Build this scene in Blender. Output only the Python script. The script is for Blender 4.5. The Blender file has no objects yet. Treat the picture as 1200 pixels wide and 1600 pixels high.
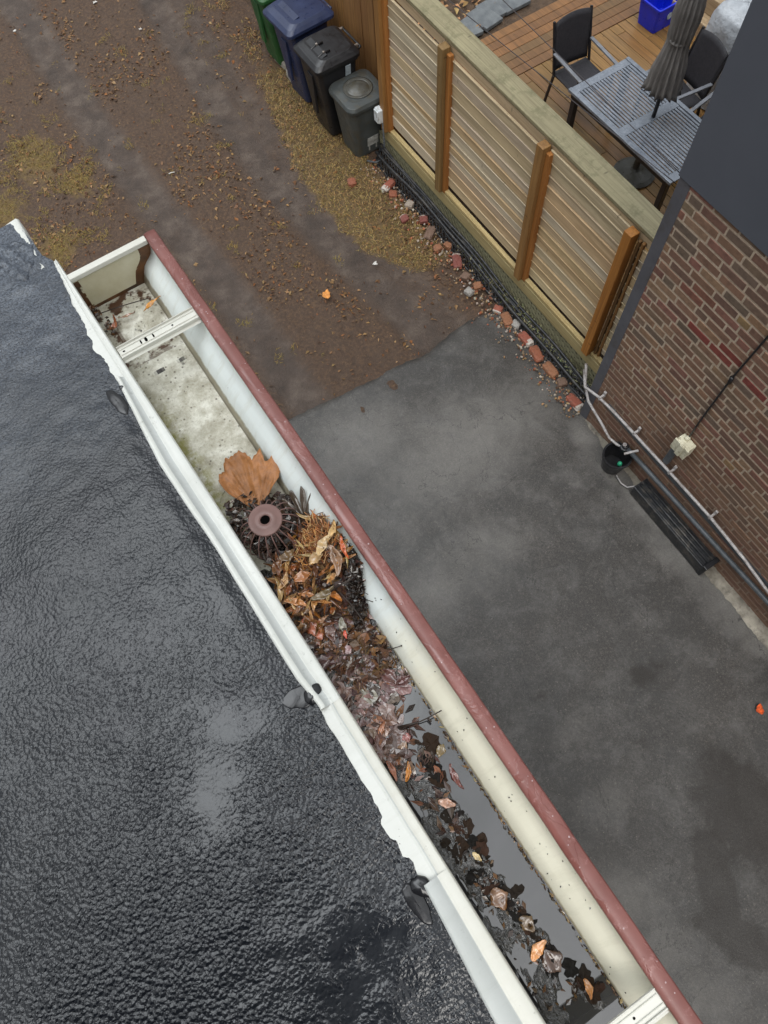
import bpy, bmesh, math, random
from mathutils import Vector, Matrix, Euler, noise
PI = math.pi
R = math.radians
random.seed(7)
S = bpy.context.scene

# ------------------------------------------------------------------ camera
CAMH = 6.6
FPX = 1100.0
CX, CY = 600.0, 800.0
RM = ((0.84069802, -0.51998035, 0.15115316),
      (-0.53894514, -0.77636089, 0.32680561),
      (-0.0525831, -0.35620809, -0.93292594))
cam_d = bpy.data.cameras.new('camera')
cam = bpy.data.objects.new('camera', cam_d)
S.collection.objects.link(cam)
m4 = Matrix(((RM[0][0], -RM[0][1], -RM[0][2], 0.0),
             (RM[1][0], -RM[1][1], -RM[1][2], 0.0),
             (RM[2][0], -RM[2][1], -RM[2][2], CAMH),
             (0, 0, 0, 1)))
cam.matrix_world = m4
cam_d.sensor_fit = 'HORIZONTAL'
cam_d.sensor_width = 36.0
cam_d.lens = 36.0 * FPX / 1200.0
cam_d.clip_start = 0.02
cam_d.clip_end = 500.0
S.camera = cam

# ------------------------------------------------------------------ world: overcast sky
W = bpy.data.worlds.new('World'); S.world = W; W.use_nodes = True
nt = W.node_tree; nt.nodes.clear()
sky = nt.nodes.new('ShaderNodeTexSky'); sky.sky_type = 'NISHITA'; sky.sun_disc = False
SUN_EL, SUN_ROT = R(58), R(200)
sky.sun_elevation = SUN_EL; sky.sun_rotation = SUN_ROT
sky.dust_density = 4.0; sky.air_density = 1.2
hsv = nt.nodes.new('ShaderNodeHueSaturation'); hsv.inputs['Saturation'].default_value = 0.16
mixc = nt.nodes.new('ShaderNodeMix'); mixc.data_type = 'RGBA'
mixc.inputs[0].default_value = 0.55
mixc.inputs[7].default_value = (8.5, 8.95, 9.15, 1)       # even cloud cover
bg = nt.nodes.new('ShaderNodeBackground'); bg.inputs['Strength'].default_value = 0.15
wo = nt.nodes.new('ShaderNodeOutputWorld')
nt.links.new(sky.outputs[0], hsv.inputs['Color'])
nt.links.new(hsv.outputs[0], mixc.inputs[6])
# overcast sky: brightest overhead, about a third of that at the horizon
wtc = nt.nodes.new('ShaderNodeTexCoord'); wsp = nt.nodes.new('ShaderNodeSeparateXYZ')
wmr = nt.nodes.new('ShaderNodeMapRange'); wmr.inputs[3].default_value = .30; wmr.inputs[4].default_value = 1.22
wns = nt.nodes.new('ShaderNodeTexNoise'); wns.inputs['Scale'].default_value = 2.2; wns.inputs['Detail'].default_value = 4
wn2 = nt.nodes.new('ShaderNodeMapRange'); wn2.inputs[1].default_value = .3; wn2.inputs[2].default_value = .7; wn2.inputs[3].default_value = .85; wn2.inputs[4].default_value = 1.12
wm = nt.nodes.new('ShaderNodeMath'); wm.operation = 'MULTIPLY'
wmx = nt.nodes.new('ShaderNodeMix'); wmx.data_type = 'RGBA'; wmx.blend_type = 'MULTIPLY'; wmx.inputs[0].default_value = 1
nt.links.new(wtc.outputs['Generated'], wsp.inputs[0]); nt.links.new(wsp.outputs[2], wmr.inputs[0])
nt.links.new(wtc.outputs['Generated'], wns.inputs['Vector']); nt.links.new(wns.outputs['Fac'], wn2.inputs[0])
wdot = nt.nodes.new('ShaderNodeVectorMath'); wdot.operation = 'DOT_PRODUCT'
wdot.inputs[1].default_value = Vector((-.22, .36, .92)).normalized()
wgl = nt.nodes.new('ShaderNodeMapRange'); wgl.interpolation_type = 'SMOOTHSTEP'
wgl.inputs[1].default_value = .90; wgl.inputs[2].default_value = .998; wgl.inputs[3].default_value = .74; wgl.inputs[4].default_value = 3.6
wm0 = nt.nodes.new('ShaderNodeMath'); wm0.operation = 'MULTIPLY'
nt.links.new(wtc.outputs['Generated'], wdot.inputs[0]); nt.links.new(wdot.outputs['Value'], wgl.inputs[0])
nt.links.new(wmr.outputs[0], wm0.inputs[0]); nt.links.new(wgl.outputs[0], wm0.inputs[1])
nt.links.new(wm0.outputs[0], wm.inputs[0]); nt.links.new(wn2.outputs[0], wm.inputs[1])
nt.links.new(mixc.outputs[2], wmx.inputs[6]); nt.links.new(wm.outputs[0], wmx.inputs[7])
nt.links.new(wmx.outputs[2], bg.inputs[0])
nt.links.new(bg.outputs[0], wo.inputs[0])
sd = bpy.data.lights.new('sun', 'SUN'); sd.energy = 0.9; sd.angle = R(30); sd.color = (1, 0.97, 0.92)
so = bpy.data.objects.new('sun', sd); S.collection.objects.link(so)
# the Sky Texture puts the sun at rotation from +Y towards +X
sdir = Vector((math.sin(SUN_ROT) * math.cos(SUN_EL), math.cos(SUN_ROT) * math.cos(SUN_EL), math.sin(SUN_EL)))
so.rotation_euler = sdir.to_track_quat('Z', 'Y').to_euler()
so.location = (0, 0, 20)
S.view_settings.view_transform = 'Standard'
S.view_settings.look = 'None'
S.view_settings.exposure = 0.36
S.view_settings.gamma = 1.0

# ------------------------------------------------------------------ helpers
def at(u, v, z):
    """world point on level z seen at photo pixel (u, v): used to measure the place"""
    d = [RM[i][0] * (u - CX) + RM[i][1] * (v - CY) + RM[i][2] * FPX for i in range(3)]
    t = (z - CAMH) / d[2]
    return Vector((d[0] * t, d[1] * t, z))

def lerp_poly(pts, y):
    """pts: list of (y, x) sorted by rising y"""
    if y <= pts[0][0]: return pts[0][1]
    for (a, b), (c, d) in zip(pts, pts[1:]):
        if y <= c: return b + (d - b) * (y - a) / (c - a)
    return pts[-1][1]

def sm(a, b, x):
    t = min(1, max(0, (x - a) / (b - a))) if a != b else float(x > a)
    return t * t * (3 - 2 * t)

def fbm(x, y, z=0.0, o=4):
    return noise.fractal(Vector((x, y, z)), 0.9, 2.1, o)

class MB:
    def __init__(self):
        self.v = []; self.f = []; self.m = []; self.c = []
    def add(self, vs, fs, mat=0, col=None):
        b = len(self.v); self.v += [tuple(v) for v in vs]
        for f in fs:
            self.f.append(tuple(i + b for i in f)); self.m.append(mat); self.c.append(col or (1, 1, 1))
    def box(self, c, s, rot=None, mat=0, col=None, taper=(1, 1)):
        hx, hy, hz = s[0] / 2, s[1] / 2, s[2] / 2
        P = []
        for z in (-1, 1):
            tx, ty = (taper if z < 0 else (1, 1))
            for x, y in ((-1, -1), (1, -1), (1, 1), (-1, 1)):
                P.append(Vector((x * hx * tx, y * hy * ty, z * hz)))
        if rot is not None:
            e = Euler(rot).to_matrix(); P = [e @ p for p in P]
        P = [p + Vector(c) for p in P]
        self.add(P, [(3, 2, 1, 0), (4, 5, 6, 7), (0, 1, 5, 4), (1, 2, 6, 5), (2, 3, 7, 6), (3, 0, 4, 7)], mat, col)
    def bar(self, a, b, w, h=None, mat=0, col=None, up=(0, 0, 1)):
        a = Vector(a); b = Vector(b); h = h or w
        d = (b - a).normalized(); u = Vector(up)
        s = d.cross(u)
        if s.length < 1e-4: s = d.cross(Vector((1, 0, 0)))
        s.normalize(); u = s.cross(d).normalized()
        P = []
        for p in (a, b):
            for x, y in ((-1, -1), (1, -1), (1, 1), (-1, 1)):
                P.append(p + s * x * w / 2 + u * y * h / 2)
        self.add(P, [(3, 2, 1, 0), (4, 5, 6, 7), (0, 1, 5, 4), (1, 2, 6, 5), (2, 3, 7, 6), (3, 0, 4, 7)], mat, col)
    def tube(self, pts, r, n=8, mat=0, col=None, cap=True):
        pts = [Vector(p) for p in pts]; rs = r if isinstance(r, (list, tuple)) else [r] * len(pts)
        rings = []; prev = None
        for i, p in enumerate(pts):
            d = (pts[min(i + 1, len(pts) - 1)] - pts[max(i - 1, 0)]).normalized()
            if prev is None:
                s = d.cross(Vector((0, 0, 1)))
                if s.length < 1e-3: s = d.cross(Vector((1, 0, 0)))
            else:
                s = prev - d * prev.dot(d)
            s.normalize(); prev = s; u = d.cross(s)
            rings.append([p + (s * math.cos(2 * PI * k / n) + u * math.sin(2 * PI * k / n)) * rs[i] for k in range(n)])
        V = [q for rg in rings for q in rg]; F = []
        for i in range(len(pts) - 1):
            for k in range(n):
                a = i * n + k; b = i * n + (k + 1) % n
                F.append((a, b, b + n, a + n))
        if cap:
            F.append(tuple(range(n - 1, -1, -1))); F.append(tuple(range((len(pts) - 1) * n, len(pts) * n)))
        self.add(V, F, mat, col)
    def lathe(self, c, prof, n=24, mat=0, col=None, sq=0.0, rz=0.0):
        """prof: list of (r, z); sq>0 squares the circle"""
        c = Vector(c); V = []; F = []
        for (r, z) in prof:
            for k in range(n):
                a = 2 * PI * k / n
                q = 1.0
                if sq:
                    q = (abs(math.cos(a)) ** sq + abs(math.sin(a)) ** sq) ** (-1.0 / sq)
                V.append(c + Vector((r * q * math.cos(a + rz), r * q * math.sin(a + rz), z)))
        for i in range(len(prof) - 1):
            for k in range(n):
                a = i * n + k; b = i * n + (k + 1) % n
                F.append((a, b, b + n, a + n))
        if prof[0][0] > 1e-5: F.append(tuple(range(n - 1, -1, -1)))
        if prof[-1][0] > 1e-5: F.append(tuple(range((len(prof) - 1) * n, len(prof) * n)))
        self.add(V, F, mat, col)
    def grid(self, fn, nu, nv, mat=0, col=None):
        V = []; F = []
        for i in range(nu + 1):
            for j in range(nv + 1):
                V.append(fn(i / nu, j / nv))
        for i in range(nu):
            for j in range(nv):
                a = i * (nv + 1) + j
                F.append((a, a + nv + 1, a + nv + 2, a + 1))
        self.add(V, F, mat, col)
    def build(self, name, mats, parent=None, smooth=False, bevel=0, solid=0, origin=None, seg=2):
        me = bpy.data.meshes.new(name)
        o0 = Vector(origin) if origin is not None else Vector((0, 0, 0))
        me.from_pydata([tuple(Vector(v) - o0) for v in self.v], [], self.f)
        if not isinstance(mats, (list, tuple)): mats = [mats]
        for m_ in mats: me.materials.append(m_)
        me.polygons.foreach_set('material_index', self.m)
        me.polygons.foreach_set('use_smooth', [smooth] * len(self.f))
        if True:
            at_ = me.color_attributes.new('Col', 'FLOAT_COLOR', 'CORNER')
            buf = []
            for p, c in zip(me.polygons, self.c): buf += [c[0], c[1], c[2], 1.0] * p.loop_total
            at_.data.foreach_set('color', buf)
        if solid and solid < .004:
            bw = bmesh.new(); bw.from_mesh(me); bmesh.ops.remove_doubles(bw, verts=bw.verts[:], dist=2e-6); bw.to_mesh(me); bw.free()
        me.update()
        ob = bpy.data.objects.new(name, me); S.collection.objects.link(ob)
        if origin is not None: ob.location = o0
        if parent is not None:
            ob.parent = parent
            if origin is None and not getattr(self, 'local', False):
                ob.matrix_parent_inverse = Matrix.Translation(parent.location).inverted() if parent.rotation_euler[2] == 0 else Matrix()
        if bevel:
            b = ob.modifiers.new('bevel', 'BEVEL'); b.width = bevel; b.segments = seg; b.limit_method = 'ANGLE'; b.angle_limit = R(40)
        if solid:
            s_ = ob.modifiers.new('solid', 'SOLIDIFY'); s_.thickness = solid; s_.offset = 0
        return ob

def tag(o, label=None, cat=None, group=None, kind=None):
    if label: o['label'] = label
    if cat: o['category'] = cat
    if group: o['group'] = group
    if kind: o['kind'] = kind
    return o

def empty(name, loc, label, cat, group=None, rz=0.0):
    o = bpy.data.objects.new(name, None); S.collection.objects.link(o)
    o.location = loc; o.rotation_euler = (0, 0, rz); o.empty_display_size = 0.1
    bpy.context.view_layer.update()
    return tag(o, label, cat, group)

def copy_tree(o, parent=None):
    c = o.copy(); S.collection.objects.link(c); c.parent = parent
    for ch in list(o.children):
        copy_tree(ch, c)
    return c

# ------------------------------------------------------------------ materials
def srgb(r, g, b):
    f = lambda c: (c / 255 / 12.92) if c / 255 <= .04045 else ((c / 255 + .055) / 1.055) ** 2.4
    return (f(r), f(g), f(b), 1)

class NT:
    def __init__(s, name):
        s.m = bpy.data.materials.new(name); s.m.use_nodes = True
        s.t = s.m.node_tree; s.b = s.t.nodes['Principled BSDF']
        s.tc = s.t.nodes.new('ShaderNodeTexCoord')
    def n(s, k, **kw):
        x = s.t.nodes.new(k)
        for a, v in kw.items(): setattr(x, a, v)
        return x
    def L(s, a, b): s.t.links.new(a, b)
    def map(s, sc=(1, 1, 1), rot=(0, 0, 0), src=None):
        m = s.n('ShaderNodeMapping'); m.inputs['Scale'].default_value = sc; m.inputs['Rotation'].default_value = rot
        s.L(src or s.tc.outputs['Object'], m.inputs[0]); return m.outputs[0]
    def noise(s, scale, detail=5, rough=.55, vec=None, dist=0):
        x = s.n('ShaderNodeTexNoise'); x.inputs['Scale'].default_value = scale
        x.inputs['Detail'].default_value = detail; x.inputs['Roughness'].default_value = rough
        x.inputs['Distortion'].default_value = dist
        s.L(vec or s.tc.outputs['Object'], x.inputs['Vector']); return x.outputs['Fac']
    def vor(s, scale, feat='F1', vec=None, out='Distance'):
        x = s.n('ShaderNodeTexVoronoi'); x.feature = feat; x.inputs['Scale'].default_value = scale
        s.L(vec or s.tc.outputs['Object'], x.inputs['Vector']); return x.outputs[out]
    def ramp(s, fac, stops, interp='LINEAR'):
        r = s.n('ShaderNodeValToRGB'); r.color_ramp.interpolation = interp
        e = r.color_ramp.elements
        while len(e) < len(stops): e.new(0.5)
        for i, (p, c) in enumerate(stops):
            e[i].position = p; e[i].color = c if len(c) == 4 else (*c, 1)
        s.L(fac, r.inputs[0]); return r.outputs[0]
    def mix(s, fac, a, b, blend='MIX'):
        x = s.n('ShaderNodeMix'); x.data_type = 'RGBA'; x.blend_type = blend
        for sock, val in ((x.inputs[0], fac), (x.inputs[6], a), (x.inputs[7], b)):
            if isinstance(val, (int, float)): sock.default_value = val
            elif isinstance(val, tuple): sock.default_value = val if len(val) == 4 else (*val, 1)
            else: s.L(val, sock)
        return x.outputs[2]
    def math(s, op, a, b=None, c=None):
        x = s.n('ShaderNodeMath'); x.operation = op
        for i, val in enumerate((a, b, c)):
            if val is None: continue
            if isinstance(val, (int, float)): x.inputs[i].default_value = val
            else: s.L(val, x.inputs[i])
        return x.outputs[0]
    def attr(s, name, out='Color'):
        a = s.n('ShaderNodeAttribute'); a.attribute_name = name; return a.outputs[out]
    def rr(s, fac, lo, hi, a=0.3, b=0.7):
        x = s.n('ShaderNodeMapRange'); x.inputs[1].default_value = a; x.inputs[2].default_value = b
        x.inputs[3].default_value = lo; x.inputs[4].default_value = hi
        s.L(fac, x.inputs[0]); return x.outputs[0]
    def bump(s, h, strength=.3, dist=.01, prev=None):
        x = s.n('ShaderNodeBump'); x.inputs['Distance'].default_value = dist
        if isinstance(strength, (int, float)): x.inputs['Strength'].default_value = strength
        else: s.L(strength, x.inputs['Strength'])
        s.L(h, x.inputs['Height'])
        if prev is not None: s.L(prev, x.inputs['Normal'])
        return x.outputs[0]
    def out(s, col=None, rough=None, nrm=None, metal=0, ior=None, spec=None):
        b = s.b
        for k, v in (('Base Color', col), ('Roughness', rough), ('Normal', nrm), ('IOR', ior), ('Specular IOR Level', spec)):
            if v is None: continue
            if isinstance(v, (int, float)): b.inputs[k].default_value = v
            elif isinstance(v, tuple): b.inputs[k].default_value = v if len(v) == 4 else (*v, 1)
            else: s.L(v, b.inputs[k])
        b.inputs['Metallic'].default_value = metal
        return s.m

def simple(name, c1, c2=None, scale=8, rough=.5, rvar=.12, bump=.15, bscale=60, bdist=.002, metal=0, vc=False, stretch=(1, 1, 1), spec=None, objrand=0, dirt=None, dscale=3):
    k = NT(name); v = k.map(stretch)
    n1 = k.noise(scale, 6, .6, v)
    c2 = c2 or tuple(x * .75 for x in c1[:3]) + (1,)
    col = k.ramp(n1, [(.3, c2), (.7, c1)])
    if vc: col = k.mix(1.0, col, k.attr('Col'), 'MULTIPLY')
    if dirt:
        col = k.mix(k.rr(k.noise(dscale, 8, .7), 0, 1, .5, .68), col, dirt)
    if objrand:
        oi = k.n('ShaderNodeObjectInfo')
        h = k.n('ShaderNodeHueSaturation'); k.L(col, h.inputs['Color'])
        k.L(k.rr(oi.outputs['Random'], 1 - objrand, 1 + objrand, 0, 1), h.inputs['Value'])
        col = h.outputs[0]
    rg = k.rr(k.noise(scale * 2.3, 4, .6, v), rough - rvar, rough + rvar)
    nb = k.bump(k.noise(bscale, 4, .6, v), bump, bdist)
    return k.out(col, rg, nb, metal, spec=spec)

# --- aluminium gutter paint
def m_white(name, base, dirtc, amt=.62):
    k = NT(name)
    n = k.noise(6, 8, .65); f = k.noise(70, 5, .7)
    col = k.mix(k.rr(n, 0, .5, .45, .75), base, dirtc)
    col = k.mix(k.rr(f, 0, .55, amt, amt + .12), col, tuple(x * .45 for x in dirtc[:3]) + (1,))
    sp = k.vor(110); col = k.mix(k.math('MULTIPLY', k.rr(sp, .6, 0, .03, .10), k.rr(k.noise(11, 3), 0, 1, .5, .6)), col, (.06, .05, .04, 1))
    ds = k.noise(1.0, 6, .7, k.map((16, 90, 30))); col = k.mix(k.rr(ds, 0, .3, .52, .75), col, dirtc)
    return k.out(col, k.rr(n, .28, .5), k.bump(k.noise(9, 3), .15, .004))
M_white = m_white('white_aluminium', srgb(212, 213, 207), srgb(186, 187, 178))
M_fold = m_white('fold_shade_grey_aluminium', srgb(184, 187, 184), srgb(158, 161, 156))  # grey tone puts the shade of the tilted fold into the colour
M_cream = m_white('cream_aluminium', srgb(222, 219, 204), srgb(180, 174, 150), .6)
M_strap = m_white('strap_aluminium', srgb(208, 207, 198), srgb(184, 181, 166), .64)

k = NT('red_brown_lip')
n = k.noise(14, 6, .6); st = k.noise(5, 4, .6, k.map((9, 1, 1)))
col = k.mix(k.rr(n, 0, 1), srgb(112, 68, 62), srgb(134, 86, 80))
col = k.mix(k.rr(k.noise(60, 8, .75), 0, .75, .56, .72), col, srgb(172, 134, 130))
wet = k.rr(k.noise(16, 5, .6, k.map((1, .45, 1)), 1.2), 0, 1, .5, .54)
M_red = k.out(col, k.rr(wet, .42, .12, 0, 1), k.bump(wet, .5, .0008, k.bump(k.noise(120, 4), .15, .001)))

# gutter floor: cream granular sealant, moss and dark specks
k = NT('gutter_floor')
n = k.noise(22, 9, .72); f = k.noise(160, 5, .8)
col = k.ramp(n, [(.3, srgb(132, 126, 108)), (.48, srgb(178, 174, 158)), (.62, srgb(214, 212, 200))])
col = k.mix(k.rr(f, 0, .8, .56, .7), col, srgb(120, 112, 92))
v = k.vor(70); col = k.mix(k.rr(v, .85, 0, .08, .2), col, srgb(84, 76, 62))
v2 = k.noise(34, 5, .6, None, 1.0); col = k.mix(k.rr(v2, 0, 1, .66, .70), col, srgb(52, 48, 44))
moss = k.attr('Col')
sx = k.n('ShaderNodeSeparateColor'); k.L(moss, sx.inputs[0])
col = k.mix(k.math('MULTIPLY', sx.outputs[0], k.rr(k.noise(48, 6, .75), 0, 1, .42, .6)), col, srgb(128, 124, 58))
col = k.mix(k.math('MULTIPLY', sx.outputs[1], k.rr(k.noise(26, 7, .6), 1, .0, .44, .5)), col, srgb(72, 46, 26))
col = k.mix(sx.outputs[2], col, srgb(50, 44, 42))
M_floor = k.out(col, .55, k.bump(f, .7, .0012, k.bump(n, .4, .003)))

# end cap inner face: cream with brown stain round the edge (Col.r = stain)
k = NT('end_cap_face')
n = k.noise(20, 6, .65); e = k.noise(45, 8, .7)
sx = k.n('ShaderNodeSeparateColor'); k.L(k.attr('Col'), sx.inputs[0])
col = k.mix(k.rr(n, 0, 1), srgb(196, 191, 168), srgb(178, 170, 140))
edge = k.math('ADD', sx.outputs[0], k.math('MULTIPLY', k.math('SUBTRACT', e, .5), .9))
col = k.mix(k.rr(edge, 0, 1, .48, .52), col, k.ramp(n, [(.35, srgb(52, 34, 20)), (.65, srgb(106, 68, 36))]))
M_cap = k.out(col, .5, k.bump(n, .2, .002))

# roofing membrane
k = NT('wet_bitumen_roof')
sep = k.n('ShaderNodeSeparateXYZ'); k.L(k.tc.outputs['Object'], sep.inputs[0])
near = k.rr(sep.outputs[1], 1.0, 0.0, .1, .95)
film = k.math('MULTIPLY', k.attr('film', 'Fac'), k.rr(k.noise(26, 5, .65), .35, 1.25, .3, .6))
w1 = k.noise(22, 3, .6)
big = k.noise(165, 2.4, .55, None, .3); fine = k.noise(260, 3, .62, None, .6); n3 = k.noise(7, 5, .65)
va = k.vor(185, 'SMOOTH_F1'); vb = k.vor(300, 'F1')
far_ = k.math('SUBTRACT', 1.0, near)
hN = k.math('ADD', k.math('MULTIPLY', big, .7), k.math('MULTIPLY', va, -1.3))
hF = k.math('ADD', k.math('MULTIPLY', fine, .55), k.math('MULTIPLY', vb, -.35))
str1 = k.math('MULTIPLY', k.math('MULTIPLY', k.math('ADD', k.math('MULTIPLY', near, .68), .12), k.rr(w1, .7, 1.15)), k.rr(film, 1, .08, 0, 1))
nb = k.bump(hN, str1, .0024)
nb = k.bump(hF, k.rr(film, .75, .1, 0, 1), .0013, nb)
gran = k.rr(k.noise(200, 4, .8), 0, 1, .40, .60)
cool = k.mix(gran, srgb(38, 43, 52), srgb(116, 124, 136))
col = k.mix(k.rr(n3, 0, .35), cool, srgb(66, 72, 83))
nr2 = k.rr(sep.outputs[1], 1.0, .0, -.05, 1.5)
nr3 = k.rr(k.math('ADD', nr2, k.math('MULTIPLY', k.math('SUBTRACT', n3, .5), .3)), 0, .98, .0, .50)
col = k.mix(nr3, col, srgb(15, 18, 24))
dots = k.vor(75); col = k.mix(k.rr(dots, .75, 0, .04, .10), col, srgb(92, 96, 100))  # pale dots imitate sky glints on the bump tops
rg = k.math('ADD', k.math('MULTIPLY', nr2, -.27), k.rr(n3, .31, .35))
M_roof = k.out(col, rg, nb, ior=1.5)

k = NT('fresh_tar')
M_tar = k.out((.012, .012, .014), .16, k.bump(k.noise(45, 2, .5, None, .6), .3, .0015))

# water with a scummy film
k = NT('gutter_water')
n = k.noise(7, 5, .6, None, 1.0)
M_water = k.out(k.mix(k.rr(n, 0, 1), (.012, .012, .012), (.034, .033, .036)), .03, k.bump(k.noise(14, 3), .16, .002), ior=2.05)
k = NT('gutter_sludge')
n = k.noise(60, 7, .7, None, .6)
col = k.ramp(n, [(.3, srgb(9, 8, 8)), (.58, srgb(22, 19, 17)), (.8, srgb(58, 45, 36))])
h = k.noise(90, 3, .55, None, 2.4)
M_sludge = k.out(col, k.rr(n, .04, .14), k.bump(h, .7, .006), ior=1.9)

# leaves: colour per face + vein noise
def m_leaf(name, rough, wet):
    k = NT(name)
    c = k.attr('Col')
    n = k.noise(90, 6, .7); m_ = k.noise(22, 4, .6)
    c = k.mix(k.rr(n, .0, .55, .4, .75), c, (.03, .018, .01, 1))
    c = k.mix(k.rr(m_, 0, .35), c, k.mix(1.0, c, (1.5, 1.35, 1.1, 1), 'MULTIPLY'))
    return k.out(c, rough, k.bump(n, .5, .0012), ior=wet)
M_leaf = m_leaf('dead_leaf', .48, 1.45)
M_leafwet = m_leaf('wet_leaf', .16, 1.75)
M_leafdry = m_leaf('ground_leaf', .7, 1.45)
M_leafbig = m_leaf('damp_leaf', .42, 1.4)
M_twig = simple('twig_bark', srgb(60, 46, 38), srgb(34, 26, 22), 60, .5, bump=.4, bscale=200)
M_straw = simple('seed_stalk', srgb(176, 118, 66), srgb(120, 72, 38), 60, .5)
M_muck = simple('black_muck', srgb(46, 38, 32), srgb(22, 18, 16), 70, .5, bump=1.0, bscale=140, bdist=.006)
M_rust = simple('pinkish_rust_metal', srgb(132, 102, 96), srgb(104, 78, 72), 22, .45, bump=.25, bscale=150, bdist=.001)
M_hole = NT('black_void').out((.003, .003, .003), 1.0, None, spec=0.0)

# ground
k = NT('dirt_ground')
tr = k.attr('track', 'Fac'); gr = k.attr('grass', 'Fac'); mo = k.attr('moss', 'Fac')
n = k.noise(1.6, 8, .65); f = k.noise(28, 7, .75); g = k.noise(75, 5, .7)
soil = k.ramp(f, [(.3, srgb(48, 35, 26)), (.5, srgb(74, 55, 42)), (.64, srgb(102, 78, 54)), (.8, srgb(138, 108, 74))])
soil = k.mix(k.rr(n, 0, .65), soil, k.ramp(g, [(.35, srgb(56, 42, 34)), (.7, srgb(90, 74, 60))]))
trk = k.ramp(k.noise(3.2, 7, .7), [(.32, srgb(48, 38, 31)), (.5, srgb(72, 60, 52)), (.68, srgb(102, 90, 80))])
trk = k.mix(k.rr(g, 0, .35, .4, .7), trk, srgb(58, 50, 48))
mk = k.rr(k.math('ADD', tr, k.math('MULTIPLY', k.math('SUBTRACT', k.noise(4, 8, .72), .5), 1.3)), 0, .9, .1, 1.0)
col = k.mix(mk, soil, trk)
gc = k.ramp(k.noise(36, 6, .7), [(.3, srgb(60, 46, 28)), (.6, srgb(106, 84, 48)), (.8, srgb(140, 114, 66))])
gm = k.rr(k.math('ADD', gr, k.math('MULTIPLY', k.math('SUBTRACT', k.noise(6, 7, .75), .5), 1.1)), 0, .85, .5, .85)
col = k.mix(gm, col, gc)
mc = k.ramp(k.noise(40, 6, .7), [(.3, srgb(76, 58, 30)), (.7, srgb(132, 110, 56))])
mm = k.rr(k.math('ADD', mo, k.math('MULTIPLY', k.math('SUBTRACT', k.noise(9, 7, .75), .5), 1.2)), 0, .75, .62, .95)
col = k.mix(mm, col, mc)
st = k.vor(30); col = k.mix(k.rr(st, .35, 0, .04, .12), col, srgb(130, 116, 100))
M_dirt = k.out(col, k.rr(mk, .75, .55, 0, 1), k.bump(f, .8, .02, k.bump(g, .6, .006)))

k = NT('wet_asphalt')
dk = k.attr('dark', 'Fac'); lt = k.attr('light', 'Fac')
n = k.noise(1.3, 8, .68); f = k.noise(58, 5, .85); b2 = k.noise(4.2, 9, .72, None, .8)
col = k.ramp(f, [(.28, srgb(30, 27, 25)), (.5, srgb(56, 52, 49)), (.72, srgb(98, 93, 87))])
col = k.mix(k.rr(n, 0, .8, .36, .60), col, k.mix(f, srgb(30, 29, 29), srgb(62, 60, 58)))
col = k.mix(k.rr(k.noise(3.3, 7, .7, None, .5), 0, .6, .48, .66), col, k.mix(f, srgb(58, 56, 55), srgb(112, 109, 106)))
v = k.vor(20); col = k.mix(k.rr(v, .5, 0, .05, .13), col, srgb(132, 126, 114))
v = k.vor(60); col = k.mix(k.rr(v, .6, 0, .05, .13), col, srgb(120, 116, 108))
mt = k.noise(17, 6, .75, None, .4); col = k.mix(k.rr(mt, 0, .6, .46, .68), col, k.mix(f, srgb(30, 28, 26), srgb(60, 56, 52)))
col = k.mix(k.rr(k.noise(42, 4, .7), 0, .45, .56, .7), col, srgb(104, 99, 92))
lm = k.rr(k.math('ADD', lt, k.math('MULTIPLY', k.math('SUBTRACT', b2, .5), 1.5)), 0, .75, .2, 1.25)
col = k.mix(lm, col, k.mix(f, srgb(86, 83, 80), srgb(136, 132, 127)))  # central wet sheen put into the colour, with pale spots and wall dust
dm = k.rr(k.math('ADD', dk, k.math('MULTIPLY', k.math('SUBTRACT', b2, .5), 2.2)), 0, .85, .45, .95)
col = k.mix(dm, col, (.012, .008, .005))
fw = k.noise(330, 2, .7); col = k.mix(k.rr(fw, 0, .55, .60, .72), col, srgb(138, 134, 128))
col = k.mix(k.rr(fw, .6, 0, .28, .40), col, srgb(22, 21, 20))
cr = k.math('ABSOLUTE', k.math('SUBTRACT', k.noise(1.1, 6, .6, None, .6), .5)); 
col = k.mix(k.rr(cr, .75, 0, .0, .004), col, srgb(34, 32, 31))
rg = k.rr(b2, .34, .58)
M_asph = k.out(col, rg, k.bump(f, .7, .004, k.bump(n, .3, .02)))
M_conc = simple('dusty_concrete', srgb(150, 143, 130), srgb(104, 98, 88), 9, .8, bump=.6, bscale=70, bdist=.006, dirt=srgb(84, 78, 70), dscale=7)
M_kerb = simple('grey_stone', srgb(158, 152, 142), srgb(120, 114, 104), 9, .8, bump=.6, bscale=60, bdist=.006)
M_soil2 = simple('yard_soil', srgb(92, 72, 54), srgb(56, 44, 34), 14, .85, bump=.9, bscale=30, bdist=.02)

# wood
def wood(name, c1, c2, green=None, gamt=.5, vc=True, axis=1, rough=.6):
    k = NT(name)
    s_ = [30, 30, 30]; s_[axis] = 1.1
    v = k.map(tuple(s_))
    g = k.noise(1.0, 6, .6, v, 1.2); w = k.noise(3, 6, .7)
    col = k.ramp(g, [(.3, c2), (.62, c1)])
    col = k.mix(k.rr(w, 0, .35), col, tuple(x * .55 for x in c1[:3]) + (1,))
    if vc: col = k.mix(1.0, col, k.attr('Col'), 'MULTIPLY')
    if green: col = k.mix(k.rr(k.noise(7, 8, .75), 0, 1, gamt, gamt + .16), col, green)
    kn = k.vor(2.4, vec=k.map(tuple(4 if i == axis else 1.4 for i in range(3)))); col = k.mix(k.rr(kn, .6, 0, .05, .1), col, tuple(x * .3 for x in c2[:3]) + (1,))
    return k.out(col, rough, k.bump(g, .35, .002))
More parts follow.
